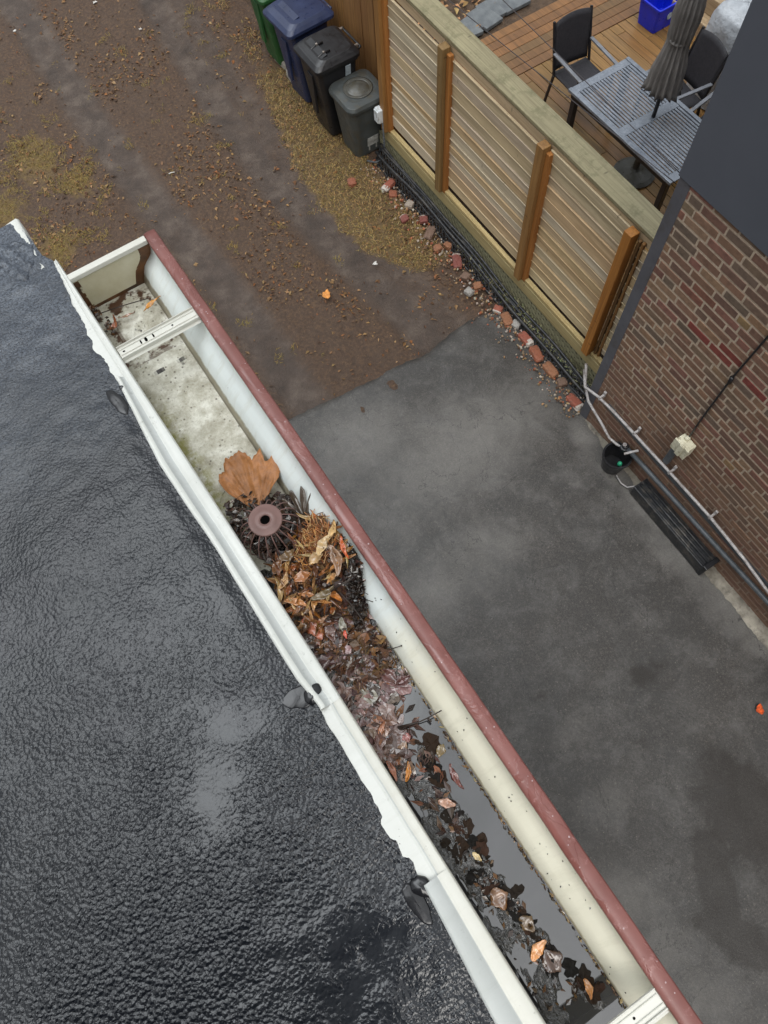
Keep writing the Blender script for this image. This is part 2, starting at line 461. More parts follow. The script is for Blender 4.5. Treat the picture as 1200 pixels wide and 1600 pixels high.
M_slat = wood('weathered_slats', srgb(206, 192, 168), srgb(164, 148, 124))
M_post = wood('stained_post', srgb(148, 112, 68), srgb(112, 80, 44), axis=2)
M_rail = wood('pale_rail', srgb(180, 164, 124), srgb(142, 124, 86), srgb(136, 132, 88), .56)
M_cap2 = wood('mossy_cap_board', srgb(150, 142, 112), srgb(112, 102, 78), srgb(106, 102, 74), .50)
M_boards = wood('orange_brown_boards', srgb(150, 110, 66), srgb(110, 76, 44), axis=2)
M_skirt = wood('green_treated_lattice', srgb(152, 148, 120), srgb(112, 108, 84))
M_deck = wood('wet_deck', srgb(152, 114, 68), srgb(104, 78, 46), rough=.3)
M_timber = wood('tan_timber', srgb(176, 152, 120), srgb(140, 116, 88), vc=False, axis=1)
# brick
k = NT('house_brick')
n = k.noise(26, 6, .7); w = k.noise(1.2, 5, .6)
col = k.mix(1.0, k.ramp(n, [(.3, (.62, .6, .6, 1)), (.7, (1.08, 1.05, 1.02, 1))]), k.attr('Col'), 'MULTIPLY')
sep = k.n('ShaderNodeSeparateXYZ'); k.L(k.tc.outputs['Object'], sep.inputs[0])
low = k.rr(k.math('ADD', sep.outputs[2], k.math('MULTIPLY', k.noise(2.2, 7, .7), 1.4)), 1, 0, 1.5, 2.2)
col = k.mix(k.math('MULTIPLY', low, .6), col, k.mix(n, srgb(84, 62, 50), srgb(128, 96, 78)))
M_brick = k.out(col, .78, k.bump(n, .5, .004))
k = NT('brick_mortar')
n = k.noise(40, 5, .7)
col = k.ramp(n, [(.3, srgb(150, 132, 114)), (.7, srgb(190, 172, 152))])
sep = k.n('ShaderNodeSeparateXYZ'); k.L(k.tc.outputs['Object'], sep.inputs[0])
low = k.rr(k.math('ADD', sep.outputs[2], k.math('MULTIPLY', k.noise(2.2, 7, .7), 1.4)), 1, 0, 1.3, 2.1)
col = k.mix(k.math('MULTIPLY', low, .72), col, srgb(104, 80, 66))
M_mortar = k.out(col, .85, k.bump(n, .5, .003))
M_loose = simple('loose_brick', (1, 1, 1, 1), (.62, .58, .55, 1), 30, .7, bump=.7, bscale=60, bdist=.005, vc=True, dirt=srgb(78, 62, 50), dscale=26)
M_panel = simple('slate_grey_panel', srgb(84, 88, 97), srgb(80, 84, 93), 3, .5, .05, bump=.05)
M_trim = simple('grey_trim', srgb(92, 92, 98), srgb(78, 78, 84), 6, .5, dirt=srgb(66, 62, 60))
M_galv = simple('galvanised_pipe', srgb(176, 172, 170), srgb(140, 136, 136), 20, .4, dirt=srgb(110, 100, 94), dscale=9)
M_gpipe = simple('dark_grey_pipe', srgb(84, 88, 92), srgb(62, 66, 70), 14, .4)
M_black = simple('black_plastic', srgb(33, 33, 36), srgb(22, 22, 24), 9, .38, bump=.15)
M_blackd = simple('dusty_black_plastic', srgb(46, 47, 50), srgb(22, 23, 26), 24, .42, bump=.3, dirt=srgb(78, 74, 68), dscale=12)
M_blue = simple('navy_plastic', srgb(44, 54, 84), srgb(34, 42, 68), 8, .35)
M_green = simple('green_plastic', srgb(44, 92, 48), srgb(30, 68, 36), 8, .5)
M_greyb = simple('faded_grey_plastic', srgb(74, 78, 78), srgb(56, 60, 60), 6, .45, dirt=srgb(70, 66, 56), dscale=9)
M_greylid = simple('dirty_grey_lid', srgb(84, 84, 80), srgb(62, 60, 54), 9, .35, dirt=srgb(66, 60, 44), dscale=7)
M_label = simple('pale_sticker', srgb(170, 182, 190), srgb(130, 140, 146), 30, .5)
M_labelw = simple('worn_white_label', srgb(178, 178, 174), srgb(136, 136, 132), 24, .6, dirt=srgb(110, 108, 102), dscale=18)
M_metal = simple('small_metal', srgb(190, 180, 170), srgb(120, 110, 104), 30, .3, metal=.7)
M_whitep = simple('white_plastic', srgb(222, 226, 228), srgb(190, 196, 200), 8, .4, dirt=srgb(150, 150, 146), dscale=12)
M_creamp = simple('cream_plastic', srgb(216, 212, 190), srgb(186, 180, 156), 12, .5, dirt=srgb(140, 132, 108), dscale=16)
M_brightblue = simple('bright_blue_plastic', srgb(18, 48, 214), srgb(12, 36, 180), 6, .35)
M_teal = simple('green_nozzle', srgb(40, 150, 110), srgb(30, 120, 90), 10, .4)
M_dark = simple('dark_metal_frame', srgb(40, 40, 44), srgb(28, 28, 31), 10, .4)
M_sling = simple('charcoal_sling', srgb(52, 50, 55), srgb(40, 39, 43), 30, .7, bump=.4, bscale=400, bdist=.001)
M_arm = simple('grey_arm', srgb(132, 134, 140), srgb(104, 106, 112), 10, .35)
M_slatg = simple('wet_grey_slat', srgb(138, 144, 154), srgb(108, 114, 124), 14, .25, .1)
M_canvas = simple('grey_canvas', srgb(142, 138, 134), srgb(112, 108, 106), 12, .85, bump=.5, bscale=60, bdist=.004, stretch=(3, 3, .5))
M_silver = simple('silver_cover', srgb(196, 200, 206), srgb(160, 164, 170), 7, .38, bump=.8, bscale=9, bdist=.03)
M_paver = simple('slate_paver', srgb(112, 116, 118), srgb(82, 86, 90), 9, .5, bump=.5, bscale=30, bdist=.004)
M_wire = simple('overhead_wire', srgb(58, 52, 54), srgb(46, 42, 44), 20, .5)
M_litter = simple('white_litter', srgb(214, 212, 208), srgb(180, 178, 172), 30, .6)
M_grassb = simple('dry_grass', (1, 1, 1, 1), (.7, .68, .6, 1), 30, .7, vc=True, bump=0)
M_ownwall = simple('own_house_siding', srgb(150, 146, 138), srgb(130, 126, 118), 6, .7)

# ------------------------------------------------------------------ the ground
TA = [(3.9, 1.06), (6.0, 1.03), (7.2, .91), (8.9, .84), (12.0, .88)]
TB = [(3.9, 2.6), (5.3, 2.43), (6.7, 2.28), (8.5, 2.34), (10.7, 2.55), (12, 2.7)]
GL = [(4.3, 3.25), (4.7, 2.9), (5.2, 2.62), (6.4, 2.55), (7.6, 2.8), (8.6, 3.0), (12, 3.1)]   # left rim of the dry grass strip
def tracks(x, y):
    a = abs(x - lerp_poly(TA, y)); b = abs(x - lerp_poly(TB, y))
    c = abs(x - (lerp_poly(TB, y) + .32))
    return max(1 - sm(.12, .36, a), 1 - sm(.1, .34, b), .75 * (1 - sm(.08, .3, c)))
def grassm(x, y):
    if y < 4.2: return 0
    g = sm(lerp_poly(GL, y) - .12, lerp_poly(GL, y) + .12, x) * (1 - sm(3.36, 3.5, x))
    g *= sm(4.25, 4.7, y) * (1 - .55 * sm(7.6, 9.2, y))
    return g
def mossm(x, y):
    m_ = 0
    for (cx, cy, rx, ry, s_) in ((-.05, 8.9, .5, .8, .95), (.25, 8.2, .3, .45, 1.0), (-.75, 8.35, .6, .6, .9), (-.4, 7.4, .55, .45, .95), (-.2, 6.7, .3, .3, .9), (-1.2, 9.4, .8, .9, .7), (1.55, 7.6, .25, .7, .35), (1.6, 9.7, .35, .6, .3), (2.95, 9.6, .3, .8, .5)):
        q = ((x - cx) / rx) ** 2 + ((y - cy) / ry) ** 2
        m_ = max(m_, s_ * math.exp(-q * .9))
    return m_
def sheet(name, x0, x1, y0f, y1f, nx, ny, zf, mat, attrs, kind='structure'):
    V = []; F = []; A = {a: [] for a in attrs}
    for i in range(nx + 1):
        x = x0 + (x1 - x0) * i / nx
        ya, yb = y0f(x), y1f(x)
        for j in range(ny + 1):
            y = ya + (yb - ya) * j / ny
            V.append((x, y, zf(x, y)))
            for a in attrs: A[a].append(attrs[a](x, y))
    for i in range(nx):
        for j in range(ny):
            a = i * (ny + 1) + j
            F.append((a, a + ny + 1, a + ny + 2, a + 1))
    me = bpy.data.meshes.new(name); me.from_pydata(V, [], F); me.materials.append(mat)
    for a in attrs:
        at_ = me.attributes.new(a, 'FLOAT', 'POINT'); at_.data.foreach_set('value', A[a])
    me.polygons.foreach_set('use_smooth', [True] * len(F))
    o = bpy.data.objects.new(name, me); S.collection.objects.link(o)
    if kind: o['kind'] = kind
    return o
def dirtz(x, y):
    t = tracks(x, y)
    return -.012 + .035 * fbm(x * 1.1, y * .7) * (1 - t) + .022 * fbm(x * 6, y * 6, 3) * (1 - .7 * t) - .03 * t + .02 * grassm(x, y)
sheet('dirt_driveway', -4.5, 3.62, lambda x: 3.3, lambda x: 13.5, 200, 260, dirtz, M_dirt,
      {'track': tracks, 'grass': grassm, 'moss': mossm})
b = MB()
b.grid(lambda u, v: Vector((-120 + 240 * u, -120 + 240 * v, -.12)), 8, 8)
o = b.build('ground', M_soil2); o['kind'] = 'structure'

EDGE = [(-4.5, 3.9), (.3, 3.85), (.94, 3.76), (1.25, 3.75), (1.64, 3.72), (2.11, 3.68), (2.5, 3.62), (2.78, 3.7), (3.1, 3.72), (3.4, 3.7), (3.6, 3.6)]
def aedge(x): return lerp_poly(EDGE, x) + .035 * fbm(x * 4, 1.3) + .012 * fbm(x * 18, 4)
spots_d = [(2.0, -.2, .22, .12, .75)]
def sp(lst, x, y):
    m_ = 0
    for (cx, cy, rx, ry, s_, a) in lst:
        dx, dy = x - cx, y - cy; c_, s2 = math.cos(a), math.sin(a)
        q = ((dx * c_ + dy * s2) / rx) ** 2 + ((-dx * s2 + dy * c_) / ry) ** 2
        if q < 9: m_ = max(m_, s_ * math.exp(-q))
    return m_
def pxs(lst):
    out = []
    for (u, v, ru, rv, s_, a) in lst:
        p = at(u, v, 0); out.append((p.x, p.y, ru * .0064, rv * .0064, s_, R(a)))
    return out
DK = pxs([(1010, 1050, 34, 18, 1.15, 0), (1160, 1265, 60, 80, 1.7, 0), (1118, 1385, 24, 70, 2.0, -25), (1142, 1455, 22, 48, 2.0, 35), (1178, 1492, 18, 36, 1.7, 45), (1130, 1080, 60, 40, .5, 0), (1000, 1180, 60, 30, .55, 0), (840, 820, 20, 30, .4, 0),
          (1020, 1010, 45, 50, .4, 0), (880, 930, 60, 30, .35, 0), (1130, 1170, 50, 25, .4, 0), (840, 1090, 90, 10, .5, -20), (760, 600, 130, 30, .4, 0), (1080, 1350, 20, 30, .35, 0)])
LT = pxs([(680, 920, 75, 60, .8, 30), (720, 700, 190, 90, 1.05, 0), (560, 690, 100, 80, 1.0, 0), (760, 860, 90, 60, .8, 0), (620, 820, 60, 60, .6, 0), (980, 1400, 45, 45, .8, 0), (1040, 1490, 40, 45, .7, 0),
          (900, 1140, 60, 25, .45, 0), (950, 1250, 60, 30, .5, 0), (1090, 1560, 60, 40, .6, 0), (870, 760, 130, 50, .3, 0), (1000, 800, 40, 90, .5, 30), (1060, 880, 25, 130, .75, 12), (1150, 980, 25, 100, .7, 12), (960, 740, 20, 70, .7, 12)])
sheet('asphalt_driveway', -4.5, 3.6, lambda x: -7.0, aedge, 170, 240,
      lambda x, y: .014 + .008 * fbm(x * 1.3, y * 1.3) - .03 * sm(-.03, 0, y - aedge(x)), M_asph,
      {'dark': lambda x, y: sp(DK, x, y), 'light': lambda x, y: max(sp(LT, x, y), .85 * sm(3.02, 3.22, x + .08 * fbm(y * 2.5, 3)) * (1 - sm(1.9, 2.3, y)))})
CIN = [(-6, 3.2), (-.66, 3.255), (.33, 3.29), (1.12, 3.325), (1.6, 3.34), (1.95, 3.36), (2.1, 3.37)]
b = MB()
def cf(u, v):
    y = -6 + 8.2 * u
    xi = lerp_poly(CIN, y) - .02 + .03 * fbm(y * 5, 2.2) + .015 * fbm(y * 21, 1)
    return Vector((xi + (3.40 - xi) * v, y, .016 + .03 * sm(0, .5, v) + .008 * fbm(y * 6, v * 2, 7)))
b.grid(cf, 260, 5)
o = b.build('concrete_footing_strip', M_conc, smooth=True); o['kind'] = 'structure'
# yard behind the fence
b = MB()
b.grid(lambda u, v: Vector((3.9 + 14 * u, -6 + 24 * v, .1 + .02 * fbm(u * 20, v * 30))), 60, 90)
o = b.build('yard_ground', M_soil2, smooth=True); o['kind'] = 'structure'

# fallen leaves, grass (uncountable)
def quadleaf(b, p, a, L, w, col, tilt=.3, n=None):
    d = Vector((math.cos(a), math.sin(a), random.uniform(-tilt, tilt))).normalized()
    s = Vector((-math.sin(a), math.cos(a), random.uniform(-tilt, tilt))).normalized()
    c = random.uniform(0.05, .3) * L
    up = Vector((0, 0, 1))
    V = [p - d * L / 2, p - d * L * .1 + s * w / 2 + up * c, p + d * L / 2, p - d * L * .1 - s * w / 2 + up * c, p - d * .05 * L]
    b.add(V, [(0, 4, 1), (1, 4, 2), (2, 4, 3), (3, 4, 0)], 0, col)
def jit(c, j=.15):
    q = 1 + random.uniform(-j, j)
    return tuple(max(.002, min(1, x * q * (1 + random.uniform(-j, j) * .4))) for x in c[:3])
LC = [srgb(122, 94, 62), srgb(108, 76, 48), srgb(84, 60, 42), srgb(138, 110, 74), srgb(112, 84, 60), srgb(70, 52, 40), srgb(128, 84, 48), srgb(150, 122, 86)]
b = MB()
cnt = 0
while cnt < 10500:
    x = random.uniform(-3.5, 3.5); y = random.uniform(3.4, 13)
    if y < aedge(x) + .02: continue
    t = tracks(x, y)
    dens = (1 - .9 * t) * (.12 + .9 * sm(-.15, .35, fbm(x * 1.3, y * 1.0, 5)))
    if random.random() > dens: continue
    if x < -1.2 and y < 6: continue
    L = random.choice([.02, .03, .04, .06]) * random.uniform(.7, 1.2)
    quadleaf(b, Vector((x, y, dirtz(x, y) + .008)), random.uniform(0, 6.3), L, L * random.uniform(.3, .75), jit(random.choice(LC)), .4)
    cnt += 1
for i in range(500):      # the yard corner by the pavers
    x = random.uniform(4.2, 6.5); y = random.uniform(7.3, 9.5)
    L = random.uniform(.06, .13)
    quadleaf(b, Vector((x, y, .135 + random.random() * .03)), random.uniform(0, 6.3), L, L * .6, jit(srgb(168, 132, 92), .3), .4)
tag(b.build('fallen_leaves', M_leafdry), 'small dead leaves and leaf fragments strewn over the dirt driveway', 'leaf litter', kind='stuff')
b = MB(); cnt = 0
GC = [srgb(158, 130, 78), srgb(134, 106, 58), srgb(104, 82, 46), srgb(170, 144, 94), srgb(112, 100, 54)]
while cnt < 13000:
    x = random.uniform(-2, 3.5); y = random.uniform(4.2, 10.5)
    g = grassm(x, y); m_ = mossm(x, y) * .75
    q = max(g * .9, m_) + .75 * fbm(x * 3.2, y * 3.2, 9)
    if q < .45 or random.random() > q: continue
    a = random.uniform(0, 6.3); L = random.uniform(.025, .06); hgt = random.uniform(.1, .7) * L
    z = dirtz(x, y)
    p = Vector((x, y, z)); d = Vector((math.cos(a), math.sin(a), 0)); s = Vector((-d.y, d.x, 0)) * random.uniform(.0018, .0035)
    mid = p + d * L * .55 + Vector((0, 0, hgt)); tip = p + d * L + Vector((0, 0, hgt * .8))
    b.add([p - s, p + s, mid + s, mid - s, tip], [(0, 1, 2, 3), (3, 2, 4)], 0, jit(random.choice(GC) if m_ < g else srgb(130, 110, 56), .3)); cnt += 1
tag(b.build('dry_grass', M_grassb), 'short yellowish dead grass along the brick edging and by the tyre tracks', 'grass', kind='stuff')

# small white litter on the dirt
lit = [(268, 270, .075, .016, 'slim white stick lying across the left tyre track', 'litter'),
       (148, 3, .05, .035, 'crumpled white scrap at the far end of the left track', 'litter'),
       (219, 45, .035, .03, 'small white pebble-like scrap between the tyre tracks', 'litter'),
       (586, 412, .05, .035, 'white chip on the track below the dry grass', 'litter'),
       (23, 48, .04, .03, 'white scrap left of the left tyre track near the photo corner', 'litter'),
       (430, 47, .08, .05, 'torn white paper beside the green bin', 'litter')]
for i, (u, v, L, w, lab, cat) in enumerate(lit):
    p = at(u, v, .02); b = MB()
    if i == 0:
        b.tube([p + Vector((-L / 2, .005, 0)), p + Vector((0, .001, .003)), p + Vector((L / 2, -.012, 0))], w / 2.6, 8)
    else:
        def cr(a, c, p=p, L=L, w=w, i=i):
            return p + Vector(((a - .5) * L * (1 + .3 * math.sin(5 * c + i)), (c - .5) * w * (1 + .4 * math.cos(4 * a + i)), .012 * fbm(a * 3, c * 3, i)))
        b.grid(cr, 5, 5)
    o = b.build('white_stick' if i == 0 else 'paper_scrap', M_litter, smooth=True, solid=0 if i == 0 else .006, origin=p)
    tag(o, lab, cat)
# orange leaf on asphalt, orange leaf on dirt
def lobed(b, c, R0, lobes, sharp, amp, ridge, rz, tilt=(0, 0), col=(.2, .1, .05), mat=0, curl=.0, base=.25, nr=7, na=84, var=.12, span=2 * PI):
    """leaf with lobed outline, ridged along its veins"""
    E_ = Euler((tilt[0], tilt[1], rz)).to_matrix(); c = Vector(c)
    def prof(t):
        q = abs(math.cos(t * lobes / 2.0)) ** sharp
        back = 1 - .55 * math.exp(-((((t + PI) % (2 * PI)) - 0) / .45) ** 2) if span > 6 else 1
        return R0 * (1 - amp + amp * q) * back * (.75 + .25 * math.cos(t)) * (1 + .07 * math.sin(23 * t) + .05 * math.sin(41 * t + 1))
    V = []; F = []; C_ = []
    for i in range(nr + 1):
        for j in range(na):
            t = -span / 2 + span * j / na
            r = prof(t) * i / nr
            h = ridge * (i / nr) * math.cos(t * lobes) * .5 + curl * (i / nr) ** 2 * R0 * (1 + .5 * math.sin(3 * t + 1)) + .05 * R0 * fbm(math.cos(t) * 2 * i / nr, math.sin(t) * 2 * i / nr, R0 * 77)
            V.append(c + E_ @ Vector((r * math.cos(t), r * math.sin(t), h)))
    for i in range(nr):
        for j in range(na):
            a = i * na + j; a2 = i * na + (j + 1) % na
            b.add([V[a], V[a2], V[a2 + na], V[a + na]], [(0, 1, 2, 3)], mat, tuple(x * (1 + var * math.cos((-PI + 2 * PI * j / na) * lobes) + .1 * math.sin(i * 2.1)) for x in col[:3]))
def oval(b, c, L, w, rz, col, curl=.2, fold=.3, tilt=(0, 0), mat=0, n=16, bend=0.0):
    E_ = Euler((tilt[0], tilt[1], rz)).to_matrix(); c = Vector(c)
    V = []; F = []
    for i in range(n + 1):
        t = i / n; wd = w / 2 * (math.sin(PI * min(1, t * .94 + .03)) ** .8) * (1.25 - .5 * t)
        for s in (-1, -.5, 0, .5, 1):
            wd_ = wd * (1 + .13 * math.sin(13 * t + 40 * L) + .07 * math.sin(29 * t))
            z = abs(s) * wd * fold * 1.1 + curl * L * (2 * t - 1) ** 2 + .16 * L * fbm(t * 2.2 + 300 * L, s * .8, 2.2)
            V.append(c + E_ @ Vector(((t - .5) * L, s * wd_ + (bend + .12 * math.sin(900 * L)) * L * (2 * t - 1) ** 2, z)))
    k_ = 0
    for i in range(n):
        for j in range(4):
            a = i * 5 + j
            F.append((a, a + 5, a + 6, a + 1))
    for f in F:
        b.add([V[q] for q in f], [(0, 1, 2, 3)], mat, tuple(x * (1 + .35 * fbm(f[0] * .05, (f[0] % 5) * .4, col[0] * 90)) for x in col[:3]))
for u, v, L, col, lab in ((510, 461, .13, srgb(206, 140, 72), 'pale orange leaf lying on the dirt left of the asphalt edge'),
                          (1187, 1108, .09, srgb(206, 84, 30), 'bright orange leaf on the asphalt near the right photo edge')):
    p = at(u, v, .035); b = MB(); oval(b, p, L, L * .7, 1.0, col, .12, .2)
    tag(b.build('fallen_leaf', M_leafdry, solid=.003, origin=p, smooth=True), lab, 'leaf')

# ------------------------------------------------------------------ loose brick edging
BR = [(550, 285, 70, 1.0, 0, 'half'), (607, 290, 20, 1.0, 3, ''), (614, 304, 60, .9, 0, 'half'), (640, 320, 30, .9, 4, 'half'), (632, 342, 80, .8, 1, 'half'), (662, 343, 60, .9, 1, 'half'),
      (672, 364, 35, 1.0, 5, ''), (684, 388, 80, .8, 2, 'half'), (700, 384, 10, .7, 2, 'half'), (714, 408, 62, 1.0, 1, ''), (728, 432, 20, .9, 5, 'half'), (733, 456, 10, .8, 6, 'half'),
      (746, 447, 70, .8, 2, 'half'), (778, 484, 30, .8, 3, 'half'), (792, 499, 70, .9, 2, ''), (806, 507, 20, .8, 6, 'half'), (822, 530, 88, 1.0, 3, ''),
      (838, 553, 80, 1.0, 0, ''), (860, 578, 88, 1.0, 2, ''), (878, 598, 70, .8, 5, 'half'), (898, 628, 88, 1.05, 3, '')]
BCOL = [(srgb(150, 90, 66), 'orange-red'), (srgb(132, 74, 66), 'dark red'), (srgb(150, 102, 72), 'orange-brown'), (srgb(156, 88, 70), 'mortar-tipped red brick'), (srgb(170, 158, 146), 'pale mortar-covered'), (srgb(124, 100, 86), 'brown'), (srgb(168, 166, 162), 'greyish white')]
ordn = ['first', 'second', 'third', 'fourth', 'fifth', 'sixth', 'seventh', 'eighth', 'ninth', 'tenth', 'eleventh', 'twelfth', 'thirteenth', 'fourteenth', 'fifteenth', 'sixteenth', 'seventeenth', 'eighteenth', 'nineteenth', 'twentieth', 'last']
for i, (u, v, a, s_, ci, half) in enumerate(BR):
    p = at(u, v, .036)
    b = MB(); L = .2 * s_ * (.55 if half else 1); wd = .1; h_ = .06
    col, nm = BCOL[ci]
    NX, NY, NZ = 8, 5, 4
    bm = bmesh.new(); bmesh.ops.create_cube(bm, size=1.0)
    bmesh.ops.subdivide_edges(bm, edges=bm.edges[:], cuts=5, use_grid_fill=True)
    for vv in bm.verts:
        q = vv.co.copy(); rr_ = 1 - .10 * (abs(2 * q.x) ** 6 * abs(2 * q.y) ** 6 + abs(2 * q.z) ** 6 * abs(2 * q.y) ** 6 + abs(2 * q.x) ** 6 * abs(2 * q.z) ** 6)
        n_ = fbm(q.x * 2.5 + i * 3.1, q.y * 2.5, q.z * 2.5 + i)
        vv.co = Vector((q.x * L * rr_ * (1 + .16 * n_ * (2 if half and q.x > .3 else .6)), q.y * wd * rr_ * (1 + .12 * n_), q.z * h_ * rr_ * (1 + .15 * n_)))
    me = bpy.data.meshes.new('edging_brick'); bm.to_mesh(me); bm.free()
    me.materials.append(M_loose)
    ca = me.color_attributes.new('Col', 'FLOAT_COLOR', 'CORNER')
    buf = []
    for pl in me.polygons:
        c_ = col[:3]
        if ci in (3,) and (pl.center.x < -.25 * L): c_ = srgb(196, 188, 180)[:3]
        if ci == 1 and pl.center.x > .3 * L: c_ = srgb(176, 160, 150)[:3]
        for _ in range(pl.loop_total): buf += [*c_, 1]
    ca.data.foreach_set('color', buf)
    o = bpy.data.objects.new('edging_brick', me); S.collection.objects.link(o)
    o.location = p; o.rotation_euler = (random.uniform(-.18, .18), random.uniform(-.15, .15), R(a))
    lab = ('broken ' if half else 'whole ') + nm + (' ' if 'brick' in nm else ' brick ') + 'in edging row, ' + ordn[i] + ' from the grey bin'
    tag(o, lab, 'brick', 'loose bricks edging the driveway')
# rubble crumbs
b = MB()
for i in range(950):
    t = random.random(); y = 6.3 - 4.2 * t; x = 3.38 + random.gauss(0, .09)
    if x > 3.56 or x < 3.05: continue
    s_ = random.uniform(.008, .028)
    b.box((x, y, .02 + s_ * .3), (s_, s_ * random.uniform(.5, 1), s_ * .7), rot=(random.random() * 3, random.random() * 3, random.random() * 3), col=jit(random.choice([srgb(170, 100, 70), srgb(150, 128, 104), srgb(190, 180, 168), srgb(110, 84, 66), srgb(176, 142, 100)])))
tag(b.build('brick_rubble', M_loose), 'small brick crumbs and pebbles between the edging bricks', 'rubble', kind='stuff')

# ------------------------------------------------------------------ slat fence
fx = 3.67
fence = empty('slat_fence', (fx, 4.2, 0), 'pale horizontal slat fence with brown posts, mossy cap and lattice skirt', 'fence')
def bay(y0, y1, seed):
    random.seed(seed); b = MB(); z = .56; zt = 2.0
    while z < zt:
        w = random.choice([.085, .11, .11, .13])
        col = jit(random.choice([(1, 1, 1), (.92, .86, .78), (1.02, .92, .78), (.84, .82, .8), (1.08, 1.06, 1.02), (.96, .82, .64)]), .06)
        b.box((fx + random.choice([0, .006, .012]), (y0 + y1) / 2, z + w / 2), (.018, y1 - y0, w - .003), rot=(0, random.uniform(-.03, .02), 0), col=col)
        b.box((fx - .009, (y0 + y1) / 2, z + w - .004), (.008, y1 - y0, .012), col=tuple(c * 1.04 for c in col))
        z += w
    b.box((fx + .02, (y0 + y1) / 2, 1.27), (.008, y1 - y0, 1.42), col=(.6, .52, .44))
    return b.build('slat_panel', M_slat, fence, bevel=.002, seg=1)
PY = [6.2, 5.08, 3.6, 2.47]
for i, (a, c) in enumerate(((5.12, 6.15), (3.66, 5.0), (2.53, 3.54), (1.9, 2.38))): bay(a, c, 11 + i)
for i, y in enumerate(PY):
    b = MB(); colr = [(1.1, 1.0, .8), (.85, .95, 1.0), (1.0, .95, .85), (1.5, 1.12, .6)][i]
    b.box((fx - .045, y, 1.29), (.09, .09, 1.66), col=colr)
    o = b.build('post', M_post, fence, bevel=.006)
    b = MB()
    if i < 3: b.box((fx - .025, y - .072, 1.27), (.05, .05, 1.6), col=(1.35, 1.0, .65))
    else: b.box((fx - .012, y - .08, 1.27), (.03, .03, 1.6), col=(.62, .6, .58)); b.box((fx - .005, y - .12, 1.27), (.03, .025, 1.6), col=(.95, .85, .7))
    b.build('cleat', M_post, fence, bevel=.003)
b = MB()
def capf(u, v):
    y = 1.9 + 8.1 * u
    return y
b.box((fx + .105, 4.25, 2.155), (.215, 4.7, .036), col=(1, 1, .98))
b.build('cap_board', M_cap2, fence, bevel=.006)
b = MB(); b.box((fx + .03, 4.25, 2.07), (.035, 4.68, .09), col=(.9, .8, .68)); b.build('top_rail', M_slat, fence, bevel=.003)
b = MB(); b.box((fx - .012, 4.1, .38), (.07, 4.4, .14), col=(.96, .96, .88)); b.build('bottom_rail', M_rail, fence, bevel=.005)
b = MB()
for (a, c) in ((5.13, 6.14), (3.67, 5.02), (2.54, 3.545), (1.9, 2.42)): b.box((fx - .022, (a + c) / 2, .485), (.05, c - a, .04), col=(1.12, 1.06, .92))
b.build('sill_strip', M_rail, fence, bevel=.004)
# lattice skirt: real diagonal strips
b = MB(); pitch = .075
def lat(b, x, y0, y1, z0, z1, pitch, w, t, tilt=0.0, col=(1, 1, 1)):
    H_ = z1 - z0; y = y0 - H_
    X = lambda z: x + tilt * (z - z0)
    while y < y1 + H_:
        for s, dx in ((1, 0), (-1, t * 1.02)):
            ya, yb = (y, y + H_) if s > 0 else (y + H_, y)
            za, zb = z0, z1
            A = Vector((X(za) + dx, ya, za)); B = Vector((X(zb) + dx, yb, zb))
            lo, hi = min(ya, yb), max(ya, yb)
            if hi < y0 or lo > y1: continue
            b.bar(A, B, w, t, up=(1, 0, 0), col=col)
        y += pitch
lat(b, fx - .02, 1.95, 6.3, .0, .32, .085, .036, .006)
b.build('lattice_skirt', M_skirt, fence)
b = MB(); b.box((fx + .05, 4.15, .16), (.02, 4.5, .34), col=(.12, .11, .09)); b.build('skirt_backing', M_slat, fence)

# crumpled black plastic mesh with black hoses in front of the skirt
b = MB()
random.seed(21)
NS = 62
def meshpt(t, q):
    y = 6.25 - 4.1 * t
    wob = .02 * fbm(t * 14, q * 2, 2)
    hh = .11 + .09 * sm(3.6, 4.6, y)
    return Vector((3.475 + .075 * q + .3 * wob, y + .02 * fbm(t * 30, q * 4), .015 + hh * q + wob * .7 + .012 * math.sin(t * 60)))
for i in range(NS):
    t = i / NS
    for s in (1, -1):
        P_ = [meshpt(min(1, max(0, t + s * .035 * (q / 6 - .5))), q / 6) + Vector((0, 0, .004 * s)) for q in range(7)]
        b.tube(P_, .009, 5, col=(1, 1, 1))
for q in (0, .5, 1):
    b.tube([meshpt(i / 80, q) for i in range(81)], .012, 6)
tag(b.build('plastic_mesh', M_blackd, smooth=True), 'crumpled black plastic mesh lying along the fence foot', 'mesh')
for kx, (dx, dz, r) in enumerate(((3.565, .165, .015), (3.545, .14, .012), (3.505, .11, .018))):
    b = MB(); ph = kx * 2.1
    b.tube([Vector((dx + .014 * math.sin(y_ * 2.2 + ph) + .008 * math.sin(5 * y_), y_, dz + .08 * sm(3.6, 4.6, y_) + .015 * math.sin(y_ * 3 + ph))) for y_ in [6.25 - .1 * j for j in range(42)]], r, 8)
    tag(b.build('black_hose', M_blackd, smooth=True), ['thin black hose nearest the fence rail above the black mesh', 'middle black hose resting on the plastic mesh', 'thickest black hose lowest on the plastic mesh'][kx], 'hose')
# weeds in the mesh
b = MB()
for i in range(1500):
    t = random.random(); p = Vector((3.5 + random.random() * .12, 4.6 - 2.6 * t, .03 + random.random() * .14))
    a = random.uniform(0, 6.3); L = random.uniform(.02, .05)
    quadleaf(b, p, a, L, L * .35, jit(random.choice([srgb(128, 132, 96), srgb(110, 104, 74), srgb(150, 146, 118)])), .7)
tag(b.build('weeds', M_grassb), 'straggly dull green weeds poking through the black mesh', 'weeds', kind='stuff')

